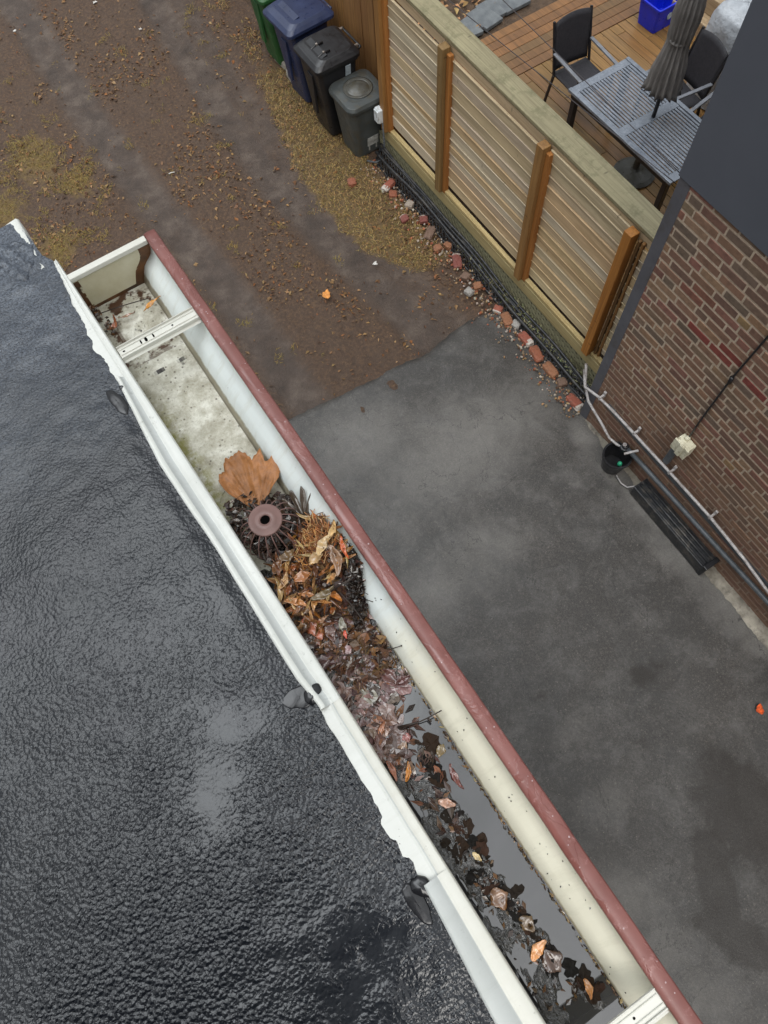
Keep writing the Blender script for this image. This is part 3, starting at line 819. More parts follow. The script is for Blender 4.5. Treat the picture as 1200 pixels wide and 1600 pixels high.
# board fence beyond the slat fence
bf = empty('board_fence', (3.93, 8.6, 0), 'orange-brown vertical board fence behind the rubbish bins', 'fence')
random.seed(5)
b = MB(); y = 6.3
while y < 13:
    w = random.choice([.14, .14, .09]); c_ = jit((1, 1, 1), .14)
    b.box((3.93 + random.uniform(0, .008), y + w / 2, .98), (.02, w - .006, 1.9), col=c_); y += w
b.build('board_panel', M_boards, bf, bevel=.002, seg=1)
for y in (8.6, 10.9):
    b = MB(); b.box((3.88, y, .99), (.085, .09, 2.02), col=(.9, .92, .95)); b.build('post', M_post, bf, bevel=.005)
b = MB(); b.box((3.98, 9.65, 2.0), (.17, 6.7, .034), col=(.95, .95, .9)); b.build('cap_board', M_cap2, bf, bevel=.005)
# end post of slat fence that meets it
b = MB(); b.box((3.86, 6.275, 1.03), (.11, .03, 2.05), col=(1.05, .95, .8)); b.box((3.8, 6.29, 1.0), (.02, .06, 2.0), col=(1.15, .95, .65)); b.build('return_board', M_boards, bf, bevel=.003)

# ------------------------------------------------------------------ neighbour's brick house
hx, hy = 3.37, 2.05
house = empty('brick_house', (hx, hy, 0), 'brown brick neighbouring house with slate grey upper storey', 'house')
random.seed(31)
b = MB()
b.box((hx + .1445, (hy - 7) / 2 , 1.56), (.3, hy + 7, 3.13), mat=1)
BC = [srgb(132, 102, 84), srgb(122, 94, 78), srgb(112, 88, 76), srgb(138, 108, 86), srgb(126, 98, 80), srgb(116, 86, 74), srgb(140, 114, 92), srgb(108, 92, 80), srgb(130, 92, 80), srgb(120, 100, 84)]
REP = []
for (u, v) in ((1097, 528), (1120, 552), (1135, 565), (1137, 555), (1175, 612), (1190, 620), (1172, 605)):
    d = [RM[i][0] * (u - CX) + RM[i][1] * (v - CY) + RM[i][2] * FPX for i in range(3)]
    t = (hx - .008) / d[0]; REP.append((d[1] * t, CAMH + d[2] * t))
z = .0; row = 0
while z < 3.1:
    y = hy - .045 - (0, .06, .11, .03)[row % 4]
    if (0, .06, .11, .03)[row % 4] > .02:
        w = (0, .06, .11, .03)[row % 4]
        b.box((hx + .012, hy - .045 - w / 2 + .004, z + .037), (.04, w - .012, .060), col=jit(random.choice(BC), .12))
    while y > -6.5:
        L = .215 if random.random() < .66 else .105
        c_ = jit(random.choice(BC), .06); rr_ = random.random()
        if rr_ < .012: c_ = jit(srgb(122, 80, 68), .1)
        elif rr_ < .022: c_ = jit(srgb(142, 118, 84), .1)
        for (ry, rz_) in REP:
            if abs(rz_ - z - .037) < .04 and y - L < ry < y: c_ = jit(srgb(124, 62, 54), .10)
        dx = random.uniform(-.0015, .0015)
        b.box((hx + .012 + dx, y - L / 2, z + .037), (.04, L - .004, .0605), rot=(random.uniform(-.006, .006), 0, 0), col=c_)
        y -= L + .011
    z += .0765; row += 1
b.build('brick_wall', [M_brick, M_mortar], house, bevel=.003, seg=1)
b = MB(); b.box((hx + .03, hy + .0, 1.55), (.085, .10, 3.1)); b.build('corner_trim', M_trim, house, bevel=.006)
b = MB(); b.box((hx + .15, (hy + .06 - 7) / 2 - .0, 5.1), (.34, hy + .06 + 7, 4.0)); b.build('upper_storey', M_panel, house, bevel=.004)
b = MB(); b.box((hx + 2.8, hy - 3.3, 3.4), (5.0, 6.5, 6.8)); b.build('house_body', M_panel, house)
b = MB(); b.box((hx + .05, (hy - 7) / 2, 3.115), (.12, hy + 7, .03)); b.build('drip_flashing', M_trim, house, bevel=.003)
b = MB(); b.box((hx + .014, -1.6, .54), (.05, 6.9, .10)); 
b.build('dark_band', M_gpipe, house, bevel=.01)

# pipes on the wall
b = MB()
P1 = [(2.28, .55, 3.42), (2.12, .56, 3.30), (1.94, .63, 3.30), (1.7, .66, 3.30), (1.45, .67, 3.30), (.96, .69, 3.30), (.45, .70, 3.30), (0, .66, 3.30), (-.3, .60, 3.30), (-2.5, .5, 3.30), (-6, .45, 3.3)]
b.tube([Vector((x_, y_, z_)) for y_, z_, x_ in P1], .014, 8)
gp = empty('galvanised_conduit', (3.3, 2.0, .6), 'thin pale galvanised conduit running along the brick wall foot', 'conduit')
b.build('pipe', M_galv, gp, smooth=True)
for y_, z_ in ((1.92, .635), (1.44, .675), (.96, .69), (.44, .70), (-.6, .59)):
    b = MB(); b.box((3.325, y_, z_ + .0), (.075, .02, .05)); b.box((3.345, y_, z_ + .045), (.02, .028, .05)); b.build('clamp', M_galv, gp, bevel=.003)
gp2 = empty('drain_pipe', (3.28, 2.0, .4), 'grey lower pipe bending along the wall above the black bucket', 'pipe')
b = MB()
b.tube([Vector((3.44, 2.3, .62)), Vector((3.36, 2.16, .47)), Vector((3.31, 2.03, .41)), Vector((3.3, 1.8, .34)), Vector((3.28, 1.63, .30)), Vector((3.29, 1.53, .31)), Vector((3.3, 1.45, .35))], .014, 8)
b.build('branch_pipe', M_galv, gp2, smooth=True)
b = MB()
b.tube([Vector((3.31, 1.46, .37)), Vector((3.31, 1.14, .39)), Vector((3.31, .12, .43)), Vector((3.31, -.37, .46)), Vector((3.31, -6, .46))], .024, 10)
b.build('main_pipe', M_gpipe, gp2, smooth=True)
b = MB(); b.lathe((3.30, 1.45, .33), [(.045, 0), (.045, .05), (.03, .055), (.03, .08), (.015, .085)], 14); b.build('pipe_joint', M_black, gp2, smooth=False, bevel=.003)
b = MB(); b.bar((3.25, 1.40, .37), (3.36, 1.34, .42), .022, .02); b.lathe((3.29, 1.46, .42), [(.02, 0), (.02, .012)], 12); b.build('valve_handle', M_galv, gp2, bevel=.003)
# junction box and black cable
jb = empty('junction_box', (3.32, 1.02, 1.05), 'cream plastic junction box on the brick wall', 'box')
b = MB(); b.box((3.315, 1.01, 1.12), (.09, .15, .16)); b.build('case', M_creamp, jb, bevel=.012)
b = MB(); b.box((3.265, 1.01, 1.13), (.02, .162, .15)); b.box((3.25, 1.0, 1.13), (.012, .05, .155)); b.build('cover', M_creamp, jb, bevel=.006)
b = MB(); b.box((3.33, 1.03, 1.21), (.04, .035, .04)); b.build('cable_gland', M_creamp, jb, bevel=.008)
b = MB(); b.box((3.34, 1.06, .86), (.05, .06, .34)); b.build('conduit_stub', M_gpipe, jb, bevel=.008)
b = MB(); b.tube([Vector((3.345, 1.03, 1.22)), Vector((3.352, 1.04, 1.4)), Vector((3.352, 1.045, 1.6)), Vector((3.357, 1.05, 2.1)), Vector((3.357, 1.03, 2.6)), Vector((3.357, 1.02, 3.1)), Vector((3.30, 1.02, 3.2)), Vector((3.355 - .02, 1.02, 6.9))], .008, 6)
b.tube([Vector((3.357, 1.045, 2.05)), Vector((3.35, 1.05, 2.12))], .016, 8)
tag(b.build('black_cable', M_black, smooth=True), 'thin black cable running up the brick wall from the junction box', 'cable')
# bucket
bk = empty('black_bucket', (3.27, 1.44, .03), 'round black bucket standing at the foot of the brick wall', 'bucket')
b = MB()
b.lathe((3.25, 1.45, .02), [(.105, 0), (.135, .22), (.147, .22), (.147, .24), (.128, .24), (.12, .2), (.1, .02), (.0, .02)], 28); b.build('tub', M_black, bk, smooth=False)
b = MB(); b.lathe((3.215, 1.37, .2), [(.0, 0), (.02, 0), (.024, .05), (.012, .07), (0, .07)], 12); tag(b.build('hose_nozzle', M_teal, smooth=True), 'small green hose nozzle at the rim of the black bucket', 'nozzle')
# black ribbed trough against the wall
tr_ = empty('black_trough', (3.29, .62, .02), 'long black ribbed plastic trough lying against the brick wall', 'trough')
b = MB(); b.box((3.3, .62, .10), (.2, 1.0, .16)); b.build('body', M_blackd, tr_, bevel=.012)
b = MB()
for x_ in (3.22, 3.27, 3.32): b.tube([Vector((x_, .14, .19)), Vector((x_, 1.1, .19))], .014, 8)
b.build('rib', M_blackd, tr_, smooth=True)
b = MB(); b.box((3.28, .125, .11), (.17, .05, .2)); b.build('end_block', M_black, tr_, bevel=.01)
b = MB(); b.tube([Vector((3.2, 1.33, .06)), Vector((3.19, 1.24, .045)), Vector((3.21, 1.17, .05)), Vector((3.24, 1.12, .14))], .008, 6)
tag(b.build('garden_hose', M_galv, smooth=True), 'short pale hose piece between bucket and black trough', 'hose')

# ------------------------------------------------------------------ bins
def rrect(hx_, hy_, r, n=5):
    P = []
    for (sx, sy, a0) in ((1, 1, 0), (-1, 1, PI / 2), (-1, -1, PI), (1, -1, 3 * PI / 2)):
        for i in range(n + 1):
            a = a0 + PI / 2 * i / n
            P.append((sx * (hx_ - r) + r * math.cos(a), sy * (hy_ - r) + r * math.sin(a)))
    return P
def loft(b, secs, mat=0, col=None, capb=True, capt=True):
    """secs: list of (cx, cy, z, hx, hy, r)"""
    V = []; n = None
    for (cx, cy, z, hx_, hy_, r) in secs:
        q = rrect(hx_, hy_, r); n = len(q)
        V += [(cx + x, cy + y, z) for x, y in q]
    F = []
    for i in range(len(secs) - 1):
        for k in range(n):
            a = i * n + k; c = i * n + (k + 1) % n
            F.append((a, c, c + n, a + n))
    if capb: F.append(tuple(range(n - 1, -1, -1)))
    if capt: F.append(tuple(range((len(secs) - 1) * n, len(secs) * n)))
    b.add(V, F, mat, col)
def wheelie(loc, rz, M_body, M_lid, label, name, lidz=1.02, sx=.30, sy=.29, latches=True):
    """front of the bin faces local -X"""
    t = empty(name, loc, label, 'bin', 'wheeled bins along the board fence', rz)
    def B(b, nm, m, **k):
        o = b.build(nm, m, None, **k); o.parent = t; return o
    b = MB(); h = lidz - .06
    loft(b, [(.02, 0, .03, .19, .20, .05), (.01, 0, .3, .21, .22, .05), (0, 0, h - .06, .255, .25, .05), (0, 0, h - .05, .275, .27, .05), (0, 0, h, .28, .275, .05)], capt=False)
    b.box((-.245, 0, .55), (.03, .12, .5), taper=(1, .8)); B(b, 'body', M_body, bevel=.004)
    b = MB()
    loft(b, [(0, 0, h - .015, sx, sy, .06), (0, 0, h + .02, sx, sy, .06), (0.01, 0, h + .055, sx - .03, sy - .03, .07), (.02, 0, h + .085, sx - .09, sy - .06, .07)])
    b.box((-.16, 0, h + .07), (.16, .36, .03), rot=(0, -.25, 0))
    lid = B(b, 'lid', M_lid, bevel=.008)
    b = MB(); b.tube([Vector((.31, -.2, h + .01)), Vector((.34, -.2, h + .02)), Vector((.34, .2, h + .02)), Vector((.31, .2, h + .01))], .014, 8); B(b, 'handle', M_body, smooth=True)
    for s in (-1, 1):
        b = MB(); b.tube([Vector((.2, s * .235, .1)), Vector((.2, s * .275, .1))], .1, 20); B(b, 'wheel', M_black)
        b = MB(); b.box((.3, s * .17, h + .035), (.05, .03, .03)); B(b, 'hinge_clip', M_metal, bevel=.005)
    if latches:
        for s in (-.13, .03):
            b = MB(); b.tube([Vector((-.02, s, h + .095)), Vector((-.12, s, h + .1)), Vector((-.2, s, h + .07)), Vector((-.30, s, h - .02))], .011, 6); l = B(b, 'latch_strap', M_black, smooth=True)
            b = MB(); b.box((-.1, s, h + .108), (.025, .022, .02)); o = B(b, 'latch_clip', M_metal, bevel=.004)
    return t
wb = wheelie((3.43, 7.13, 0), 0, M_black, M_black, 'black wheeled bin with two lid latches between blue and grey bins', 'wheeled_bin')
b = MB(); b.box((.115, -.268, .84), (.07, .006, .13), rot=(.16, 0, 0)); b.box((.115, -.262, .745), (.055, .006, .03), rot=(.16, 0, 0))
o = b.build('sticker', M_label, None, bevel=.001); o.parent = wb
wheelie((3.46, 7.82, 0), 0.05, M_blue, M_blue, 'navy blue wheeled bin behind the black bin', 'wheeled_bin', lidz=1.06, sx=.33, sy=.31, latches=False)
wheelie((3.52, 8.62, 0), 0.0, M_green, M_green, 'green wheeled bin farthest along the fence behind the blue bin', 'wheeled_bin', lidz=.98, latches=False)
# short grey bin with recessed dirty lid
gb = empty('compost_bin', (3.52, 6.62, 0), 'short faded grey bin with dirty domed lid beside the fence end', 'bin')
def G(b, nm, m, **k):
    o = b.build(nm, m, None, **k); o.parent = gb; return o
b = MB(); loft(b, [(0, 0, .02, .19, .19, .07), (0, 0, .36, .22, .22, .08), (0, 0, .70, .25, .25, .09)]); G(b, 'body', M_greyb, bevel=.01)
b = MB(); loft(b, [(0, 0, .69, .275, .275, .10), (0, 0, .73, .28, .28, .10), (0, 0, .765, .262, .262, .10), (0, 0, .775, .2, .2, .1)])
lidc = G(b, 'lid', M_greyb, bevel=.006)
b = MB(); b.lathe((.0, 0.0, .778), [(.17, 0.0), (.175, .006), (.16, .004), (.135, -.002), (.12, .012), (.07, .03), (.0, .036)], 30); o = G(b, 'lid_dome', M_greylid, smooth=True)
b = MB(); b.box((.03, -.208, .2), (.15, .006, .12), rot=(.09, 0, 0)); b.box((-.02, -.196, .11), (.02, .006, .08), rot=(.09, 0, 0)); b.box((.08, -.196, .11), (.02, .006, .08), rot=(.09, 0, 0)); G(b, 'label_panel', M_labelw, bevel=.001)
# stone kerb chunks by the bins
for i, (u, v, L, lab) in enumerate(((443, 96, .3, 'grey kerb stone beside the blue bin, upper of two'), (461, 124, .34, 'lighter grey kerb stone at the foot of the black bin'))):
    p = at(u, v, .04); b = MB(); b.box((0, 0, 0), (.12, L, .1))
    o = b.build('kerb_stone', M_kerb, None, bevel=.025); o.location = p; o.rotation_euler = (.05, .08, .12 - .2 * i); tag(o, lab, 'stone')
# outlet box with conduit
ob = empty('outlet_box', (3.58, 6.22, .5), 'white outdoor outlet box at the slat fence end post', 'outlet')
b = MB(); b.box((3.565, 6.24, .66), (.07, .10, .17)); b.build('case', M_whitep, ob, bevel=.012)
b = MB(); b.box((3.525, 6.24, .66), (.02, .085, .15)); b.build('cover', M_whitep, ob, bevel=.008)
b = MB(); b.tube([Vector((3.58, 6.2, .58)), Vector((3.58, 6.19, .2)), Vector((3.55, 6.19, .09)), Vector((3.46, 6.22, .06)), Vector((3.38, 6.3, .07))], .011, 8); b.build('conduit', M_gpipe, ob, smooth=True)

# ------------------------------------------------------------------ deck and patio
DZ = .2
dk = empty('wooden_deck', (6, 5, 0), 'wet wooden deck of orange-brown boards beyond the slat fence', 'deck')
random.seed(77)
b = MB(); x = 3.95
while x < 8.0:
    w = .135; y = -4
    y = -1 + random.uniform(-1, .5)
    while y < 6.25:
        L = random.uniform(1.2, 2.6); y1 = min(6.25, y + L)
        wet = sm(6.0, 5.2, x) * sm(3.6, 5.0, (y + y1) / 2)
        c1 = random.choice([(1, 1.0, .9), (1.15, 1.12, .85), (.95, .95, .85), (1.1, 1.0, .78), (.88, .9, .85)])
        c_ = tuple(a * (1 - wet) + d * wet for a, d in zip(c1, (.62, .62, .8)))
        b.box((x + w / 2, (y + y1) / 2, DZ - .015), (w - .007, y1 - y - .004, .03), col=jit(c_, .12)); y = y1
    x += w
for q in range(6):
    y0_ = 6.26 + q * .135
    b.box((5.9, y0_ + .065, DZ - .015), (4.0, .128, .03), col=jit([(.74, .66, .74), (.72, .66, .72), (.68, .68, .8), (.86, .74, .72), (.76, .68, .72), (.8, .76, .74)][q], .1))
b.build('deck_boards', M_deck, dk, bevel=.003, seg=1)
b = MB(); b.box((5.95, 2.8, .08), (4.0, 8.3, .12)); b.build('deck_frame', M_timber, dk)
for i, (u, v, s1, s2, a) in enumerate(((750, 44, .42, .3, 10), (735, 58, .4, .28, -5), (783, 20, .42, .36, 4), (805, 8, .4, .4, 0), (765, 36, .3, .4, 8))):
    p = at(u, v, .15); b = MB(); b.box((0, 0, 0), (s1, s2, .05)); o = b.build('slate_paver', M_paver, None, bevel=.008)
    o.location = p + Vector((.0, .12, .001 * i)); o.rotation_euler = (0, 0, R(a))
    tag(o, 'grey slate paver at the deck edge, ' + ['middle of the group', 'nearest the fence cap', 'second farthest', 'farthest from the fence', 'darker one touching the deck'][i], 'paver', 'slate pavers at the deck edge')
# table
TZ = .95
tb = empty('patio_table', (5.7, 4.2, DZ), 'wet grey slatted rectangular patio table on the deck', 'table')
b = MB(); x0, x1, y0, y1 = 5.26, 6.1, 3.36, 5.02
n = 19
for i in range(n):
    xx = x0 + .045 + (x1 - x0 - .09) * (i + .5) / n
    for (ya, yb) in ((y0 + .1, (y0 + y1) / 2 - .06), ((y0 + y1) / 2 + .06, y1 - .1)):
        b.box((xx, (ya + yb) / 2, TZ), (.026, yb - ya, .014))
b.build('slats', M_slatg, tb, bevel=.003, seg=1)
b = MB()
for xx in (x0 + .0225, x1 - .0225): b.box((xx, (y0 + y1) / 2, TZ), (.045, y1 - y0, .034))
for yy, w in ((y0 + .05, .1), (y1 - .05, .1), ((y0 + y1) / 2, .12)): b.box(((x0 + x1) / 2, yy, TZ - .002), (x1 - x0 - .092, w, .022))
b.build('rim', M_slatg, tb, bevel=.005)
b = MB()
for xx in (x0 + .03, x1 - .03): b.box((xx, (y0 + y1) / 2, TZ - .045), (.03, y1 - y0 - .1, .05))
b.box(((x0 + x1) / 2, (y0 + y1) / 2, TZ - .035), (x1 - x0 - .1, .05, .03))
b.build('apron', M_dark, tb)
for xx in (x0 + .06, x1 - .06):
    for yy in (y0 + .08, y1 - .08):
        b = MB(); b.box((xx, yy, (DZ + TZ - .03) / 2), (.065, .065, TZ - .03 - DZ)); b.build('leg', M_dark, tb, bevel=.006)
# chairs (facing local -Y)
def make_chair(loc, rz, label):
    t = empty('patio_chair', loc, label, 'chair', 'charcoal sling chairs round the patio table', rz)
    def Q(b, nm, m, **k):
        o = b.build(nm, m, None, **k); o.parent = t; return o
    b = MB(); b.grid(lambda u, v: Vector(((u - .5) * .46, .24 - .05 * (1 - (2 * u - 1) ** 2) * -1 * .5 + .10 * v, .46 + .50 * v + .03 * v * (1 - (2 * u - 1) ** 2))), 10, 8); Q(b, 'backrest', M_sling, smooth=True, solid=.012)
    b = MB(); b.grid(lambda u, v: Vector(((u - .5) * .47, -.24 + .5 * v, .43 + .012 * math.sin(PI * u) * -1 + .01 * (1 - v))), 8, 8); Q(b, 'seat', M_sling, smooth=True, solid=.014)
    for s in (-1, 1):
        b = MB(); b.bar((s * .245, .30, 0), (s * .245, .21, .43), .026, .03); b.bar((s * .245, .21, .43), (s * .245, .36, .97), .024, .028); Q(b, 'leg', M_dark, bevel=.004)
        b = MB(); b.bar((s * .245, -.25, 0), (s * .245, -.23, .64), .026, .03); Q(b, 'leg', M_dark, bevel=.004)
        b = MB(); b.bar((s * .25, -.27, .655), (s * .25, .26, .665), .042, .022); Q(b, 'armrest', M_arm, bevel=.006)
    return t
c1 = make_chair((5.8, 5.36, DZ), R(-4), 'charcoal sling chair at the far short end of the patio table')
c2 = copy_tree(c1); c2.location = (6.42, 4.52, DZ); c2.rotation_euler = (0, 0, R(-98)); c2['label'] = 'charcoal chair behind the folded parasol on the long side of the table'
c3 = copy_tree(c1); c3.location = (6.5, 3.86, DZ); c3.rotation_euler = (0, 0, R(-82)); c3['label'] = 'charcoal chair half hidden by the grey house wall, only arm showing'
# parasol
um = empty('parasol', (5.73, 4.17, DZ), 'closed grey canvas parasol standing through the patio table', 'parasol')
ux, uy = 5.73, 4.17
b = MB(); b.tube([Vector((ux, uy, DZ + .04)), Vector((ux, uy, 2.75))], .021, 12); b.build('pole', M_black, um, smooth=True)
b = MB()
def canopy(u, v):
    a = 2 * PI * u
    z = 1.28 + 1.4 * v
    r = lerp_poly([(0, .205), (.1, .19), (.28, .14), (.36, .112), (.42, .135), (.6, .14), (.85, .08), (1, .022)], v)
    fold = (1 - .3 * abs(math.sin(a * 8 + 2.2 * v)) ** .7) * (1 + .08 * math.sin(3 * a + 1))
    return Vector((ux + r * fold * math.cos(a), uy + r * fold * math.sin(a), z + .02 * math.sin(a * 5) * (1 - v)))
b.grid(canopy, 128, 30); b.build('canopy', M_canvas, um, smooth=True, solid=.004)
b = MB(); b.lathe((ux, uy, 1.28 + 1.4 * .36), [(.1, 0), (.106, .012), (.1, .024)], 30); b.build('tie_strap', M_canvas, um, smooth=True)
b = MB(); b.lathe((ux, uy, DZ + .005), [(.24, 0), (.245, .02), (.2, .045), (.06, .07), (.04, .09), (.03, .3), (.024, .32), (.024, .33)], 32); b.build('base', M_greylid, um, smooth=False, bevel=.004)
# blue box
p = at(1040, 40, .2)
bb = empty('recycling_box', (7.62, 5.98, DZ), 'bright blue open recycling box on the deck', 'box', rz=R(2))
b = MB(); loft(b, [(0, 0, .005, .21, .15, .03), (0, 0, .30, .24, .18, .03), (0, 0, .30, .255, .195, .03), (0, 0, .325, .255, .195, .03), (0, 0, .325, .235, .175, .03), (0, 0, .02, .2, .14, .03)], capb=True, capt=True)
o = b.build('tub', M_brightblue, None, bevel=.003); o.parent = bb
b = MB()
for zz, r in ((.12, .04), (.22, .035)):
    pass
b.lathe((0, 0, 0), [(.04, 0), (.04, .004)], 18); o = b.build('round_emblem', M_label, None); o.parent = bb; o.location = (-.02, -.172, .17); o.rotation_euler = (R(84), 0, 0)
b = MB(); b.lathe((-.02, .03, .022), [(.05, 0), (.05, .05), (.02, .07), (0, .07)], 16); tag(b.build('plastic_bottle', M_whitep), 'white plastic bottle lying in the blue box', 'bottle')
bpy.data.objects['plastic_bottle'].location = (7.6, 5.97, DZ)
# covered barbecue
bq = empty('covered_barbecue', (7.3, 4.62, DZ), 'barbecue under a wrinkled silver cover beside the grey wall', 'barbecue')
b = MB()
def cov(u, v):
    a = 2 * PI * u
    q = (abs(math.cos(a)) ** 4 + abs(math.sin(a)) ** 4) ** -.25
    s_ = [.27, .28, .29, .28, .27, .24, .17, .0]; zz = [.02, .2, .45, .7, .9, 1.0, 1.06, 1.08]
    i = min(6, int(v * 7)); f_ = v * 7 - i
    r = s_[i] * (1 - f_) + s_[i + 1] * f_; z_ = zz[i] * (1 - f_) + zz[i + 1] * f_
    w_ = 1 + .05 * fbm(math.cos(a) * 2, math.sin(a) * 2, v * 4)
    return Vector((7.3 + r * q * w_ * math.cos(a), 4.62 + r * q * w_ * math.sin(a), DZ + z_ + .02 * fbm(math.cos(a) * 3, v * 5)))
b.grid(cov, 72, 35); b.build('cover', M_silver, bq, smooth=True)
for i, (x_, y_, zz) in enumerate(((7.95, 5.55, .28), (8.1, 5.55, .48), (7.95, 5.0, .3))):
    b = MB(); b.box((0, 0, 0), (.26, .9, .2)); o = b.build('timber_beam', M_timber, None, bevel=.01)
    o.location = (x_, y_, zz); o.rotation_euler = (0, 0, R(2 * i)); tag(o, ['tan timber beam on the deck behind the blue box', 'upper tan timber beam stacked on the lower one', 'tan timber beam nearest the silver cover'][i], 'timber', 'tan timber beams by the deck')
# overhead wires, fixed at the neighbour's corner
for i, (u, v, ze, lab) in enumerate(((782, -12, 3.06, 'thin dark overhead wire crossing in front of the chair and table'), (715, 4, 2.98, 'thin dark overhead wire crossing the fence cap, left of the other'))):
    e1 = Vector((3.41, 2.11, ze)); pa = at(u, v, 3.25)
    d = pa - e1; e0 = e1 + d * 3.2
    b = MB(); b.tube([e0.lerp(e1, t / 30) - Vector((0, 0, .5 * (t / 30) * (1 - t / 30) * .3)) for t in range(31)], .003, 6)
    tag(b.build('overhead_wire', M_wire, smooth=True), lab, 'wire')

# ------------------------------------------------------------------ own building: roof, flashing
GZ = 5.5
random.seed(99)
def ypoly(lst, dz=0.0):
    P_ = [at(u, v, GZ + dz) for u, v in lst]
    return sorted([(p.y, p.x) for p in P_])
WL = ypoly([(25, 350), (65, 403), (82, 412), (112, 478), (140, 530), (185, 603), (250, 733), (340, 868), (462, 1066), (478, 1085), (497, 1108), (507, 1132), (535, 1176), (560, 1220), (576, 1242), (596, 1276), (616, 1312), (632, 1334), (645, 1358), (672, 1412), (765, 1592)])
WL = [(-3.0, -.088)] + [(a, q + .004) for a, q in WL]
XI = [(-3.0, .03), (-.6, -.024), (-.324, -.031), (-.154, -.034), (.045, -.038), (.249, -.042), (.642, -.055), (1.128, -.072), (1.2, -.075)]
XO = [(-3.0, .156), (-.43, .1395), (.136, .136), (.6, .131), (1.142, .1225), (1.2, .122)]
def xi(y): return lerp_poly(XI, y)
def xo(y): return lerp_poly(XO, y)
def ragged(y):
    return max(sm(.84, .88, y), sm(-.13, -.10, y) * (1 - sm(.17, .2, y)))
def rx(y):
    r = ragged(y)
    w = lerp_poly(WL, y)
    return w + (1 - r) * .010 + r * ((.0006 + .0024 * sm(.5, .9, y)) * fbm(y * 23, 1.7, 0, 3) + .0016 * fbm(y * 120, 3.3, 0, 2) * (1 + 2 * fbm(y * 6, 8, 0, 1)))
bld = empty('flat_roofed_building', (-.5, 0, 0), 'building with a black wet bitumen flat roof and white metal edge flashing', 'building')
FILM = []
for (u, v, ru, rv, s_) in ((340, 1230, 70, 45, 1.0), (360, 1130, 40, 80, .75), (250, 800, 60, 60, .35), (570, 1490, 125, 125, 1.0), (480, 1500, 90, 90, .75), (300, 1000, 50, 180, .3), (330, 940, 50, 120, .45), (60, 1000, 60, 60, .25), (560, 1540, 90, 70, .4)):
    p = at(u, v, GZ); FILM.append((p.x, p.y, ru * .00105, rv * .00105, s_, 0.9))
def film(x, y): return sp(FILM, x, y)
def roofz(x, y):
    e = lerp_poly(WL, y)
    return GZ + .005 + .004 * fbm(x * 5, y * 5) + .0012 * fbm(x * 30, y * 30, 3) - .003 * sm(e - .03, e, x) * (1 - ragged(y))
NXr, NYr = 150, 620
V = []; F = []; A = []
for j in range(NYr + 1):
    y = -3.0 + 4.345 * (1 - (1 - j / NYr) ** 1.6)
    xr = rx(y)
    if y > 1.30: xr -= .012 * sm(1.30, 1.345, y)
    yy = y + (.004 * fbm(y * 3, 1) if j == NYr else 0)
    for i in range(NXr + 1):
        t = 1 - (1 - i / NXr) ** 2.2
        x = -5.0 + (xr + 5.0) * t
        V.append((x, yy + (.005 * fbm(x * 20, 9) if j == NYr else 0), roofz(x, y) - (.004 if i == NXr else 0))); A.append(film(x, y))
for j in range(NYr):
    for i in range(NXr):
        a = j * (NXr + 1) + i; F.append((a, a + 1, a + NXr + 2, a + NXr + 1))
me = bpy.data.meshes.new('roof_membrane'); me.from_pydata(V, [], F); me.materials.append(M_roof)
at_ = me.attributes.new('film', 'FLOAT', 'POINT'); at_.data.foreach_set('value', A)
me.polygons.foreach_set('use_smooth', [True] * len(F))
o = bpy.data.objects.new('roof_membrane', me); S.collection.objects.link(o); o.parent = bld; o.matrix_parent_inverse = Matrix.Translation(bld.location).inverted()
b = MB(); b.box((-2.56, -.86, GZ / 2 - .02), (4.88, 4.38, GZ - .05)); b.build('wall', M_ownwall, bld)
blk_x, blk_y, cr_ = -.62, -.39, R(-31.8)  # unseen block added to darken the reflection in the wet roof
ch = empty('reflection_blocker', (blk_x, blk_y, GZ), 'added dark block out of view whose mirror image darkens the wet roof', 'reflection_blocker')
b = MB(); b.box((blk_x, blk_y, GZ + 2.2), (.64, .38, 4.4), rot=(0, 0, cr_)); b.build('blocker_shaft', M_dark, ch, bevel=.008)
b = MB(); b.box((blk_x, blk_y, GZ + 4.43), (.76, .50, .06), rot=(0, 0, cr_)); b.box((blk_x, blk_y, GZ + 4.49), (.7, .44, .06), rot=(0, 0, cr_)); b.build('blocker_top', M_dark, ch, bevel=.01)
b = MB(); b.tube([Vector((blk_x, blk_y, GZ + 4.5)), Vector((blk_x, blk_y, GZ + 4.75))], .1, 20); b.build('blocker_pipe', M_galv, ch)
b = MB(); b.box((blk_x, blk_y, GZ + .05), (.65, .39, .1), rot=(0, 0, cr_)); b.build('blocker_base', M_trim, ch, bevel=.006)
def strip(name, ya, yb, prof, mat, n=160):
    """prof(y) -> list of (x, z)"""
    b = MB(); k_ = len(prof(ya))
    V = []; F = []
    for i in range(n + 1):
        y = ya + (yb - ya) * i / n
        for (x, z) in prof(y): V.append((x, y, GZ + z))
    for i in range(n):
        for j in range(k_ - 1):
            a = i * k_ + j; F.append((a, a + 1, a + 1 + k_, a + k_))
    b.add(V, F); return b
def pclean(y):
    l = lerp_poly(WL, y) + .0008 * fbm(y * 9, 5); r = xi(y) - .001; w = r - l
    return [(l + .001, .002), (l, .0115), (l + .004, .0125), (l + .26 * w, .0118), (l + .30 * w, .009), (l + .54 * w, .0035), (l + .60 * w, .0052), (l + .95 * w, .0072), (r, .006), (r + .0015, -.004)]
def pclean2(y):
    l = lerp_poly(WL, y) + .0008 * fbm(y * 9, 5); r = xi(y) - .001; w = r - l
    return [(l + .001, .002), (l, .0115), (l + .004, .0125), (l + .52 * w, .0085), (l + .56 * w, .006), (l + .60 * w, .0068), (l + .95 * w, .0078), (r, .006), (r + .0015, -.004)]
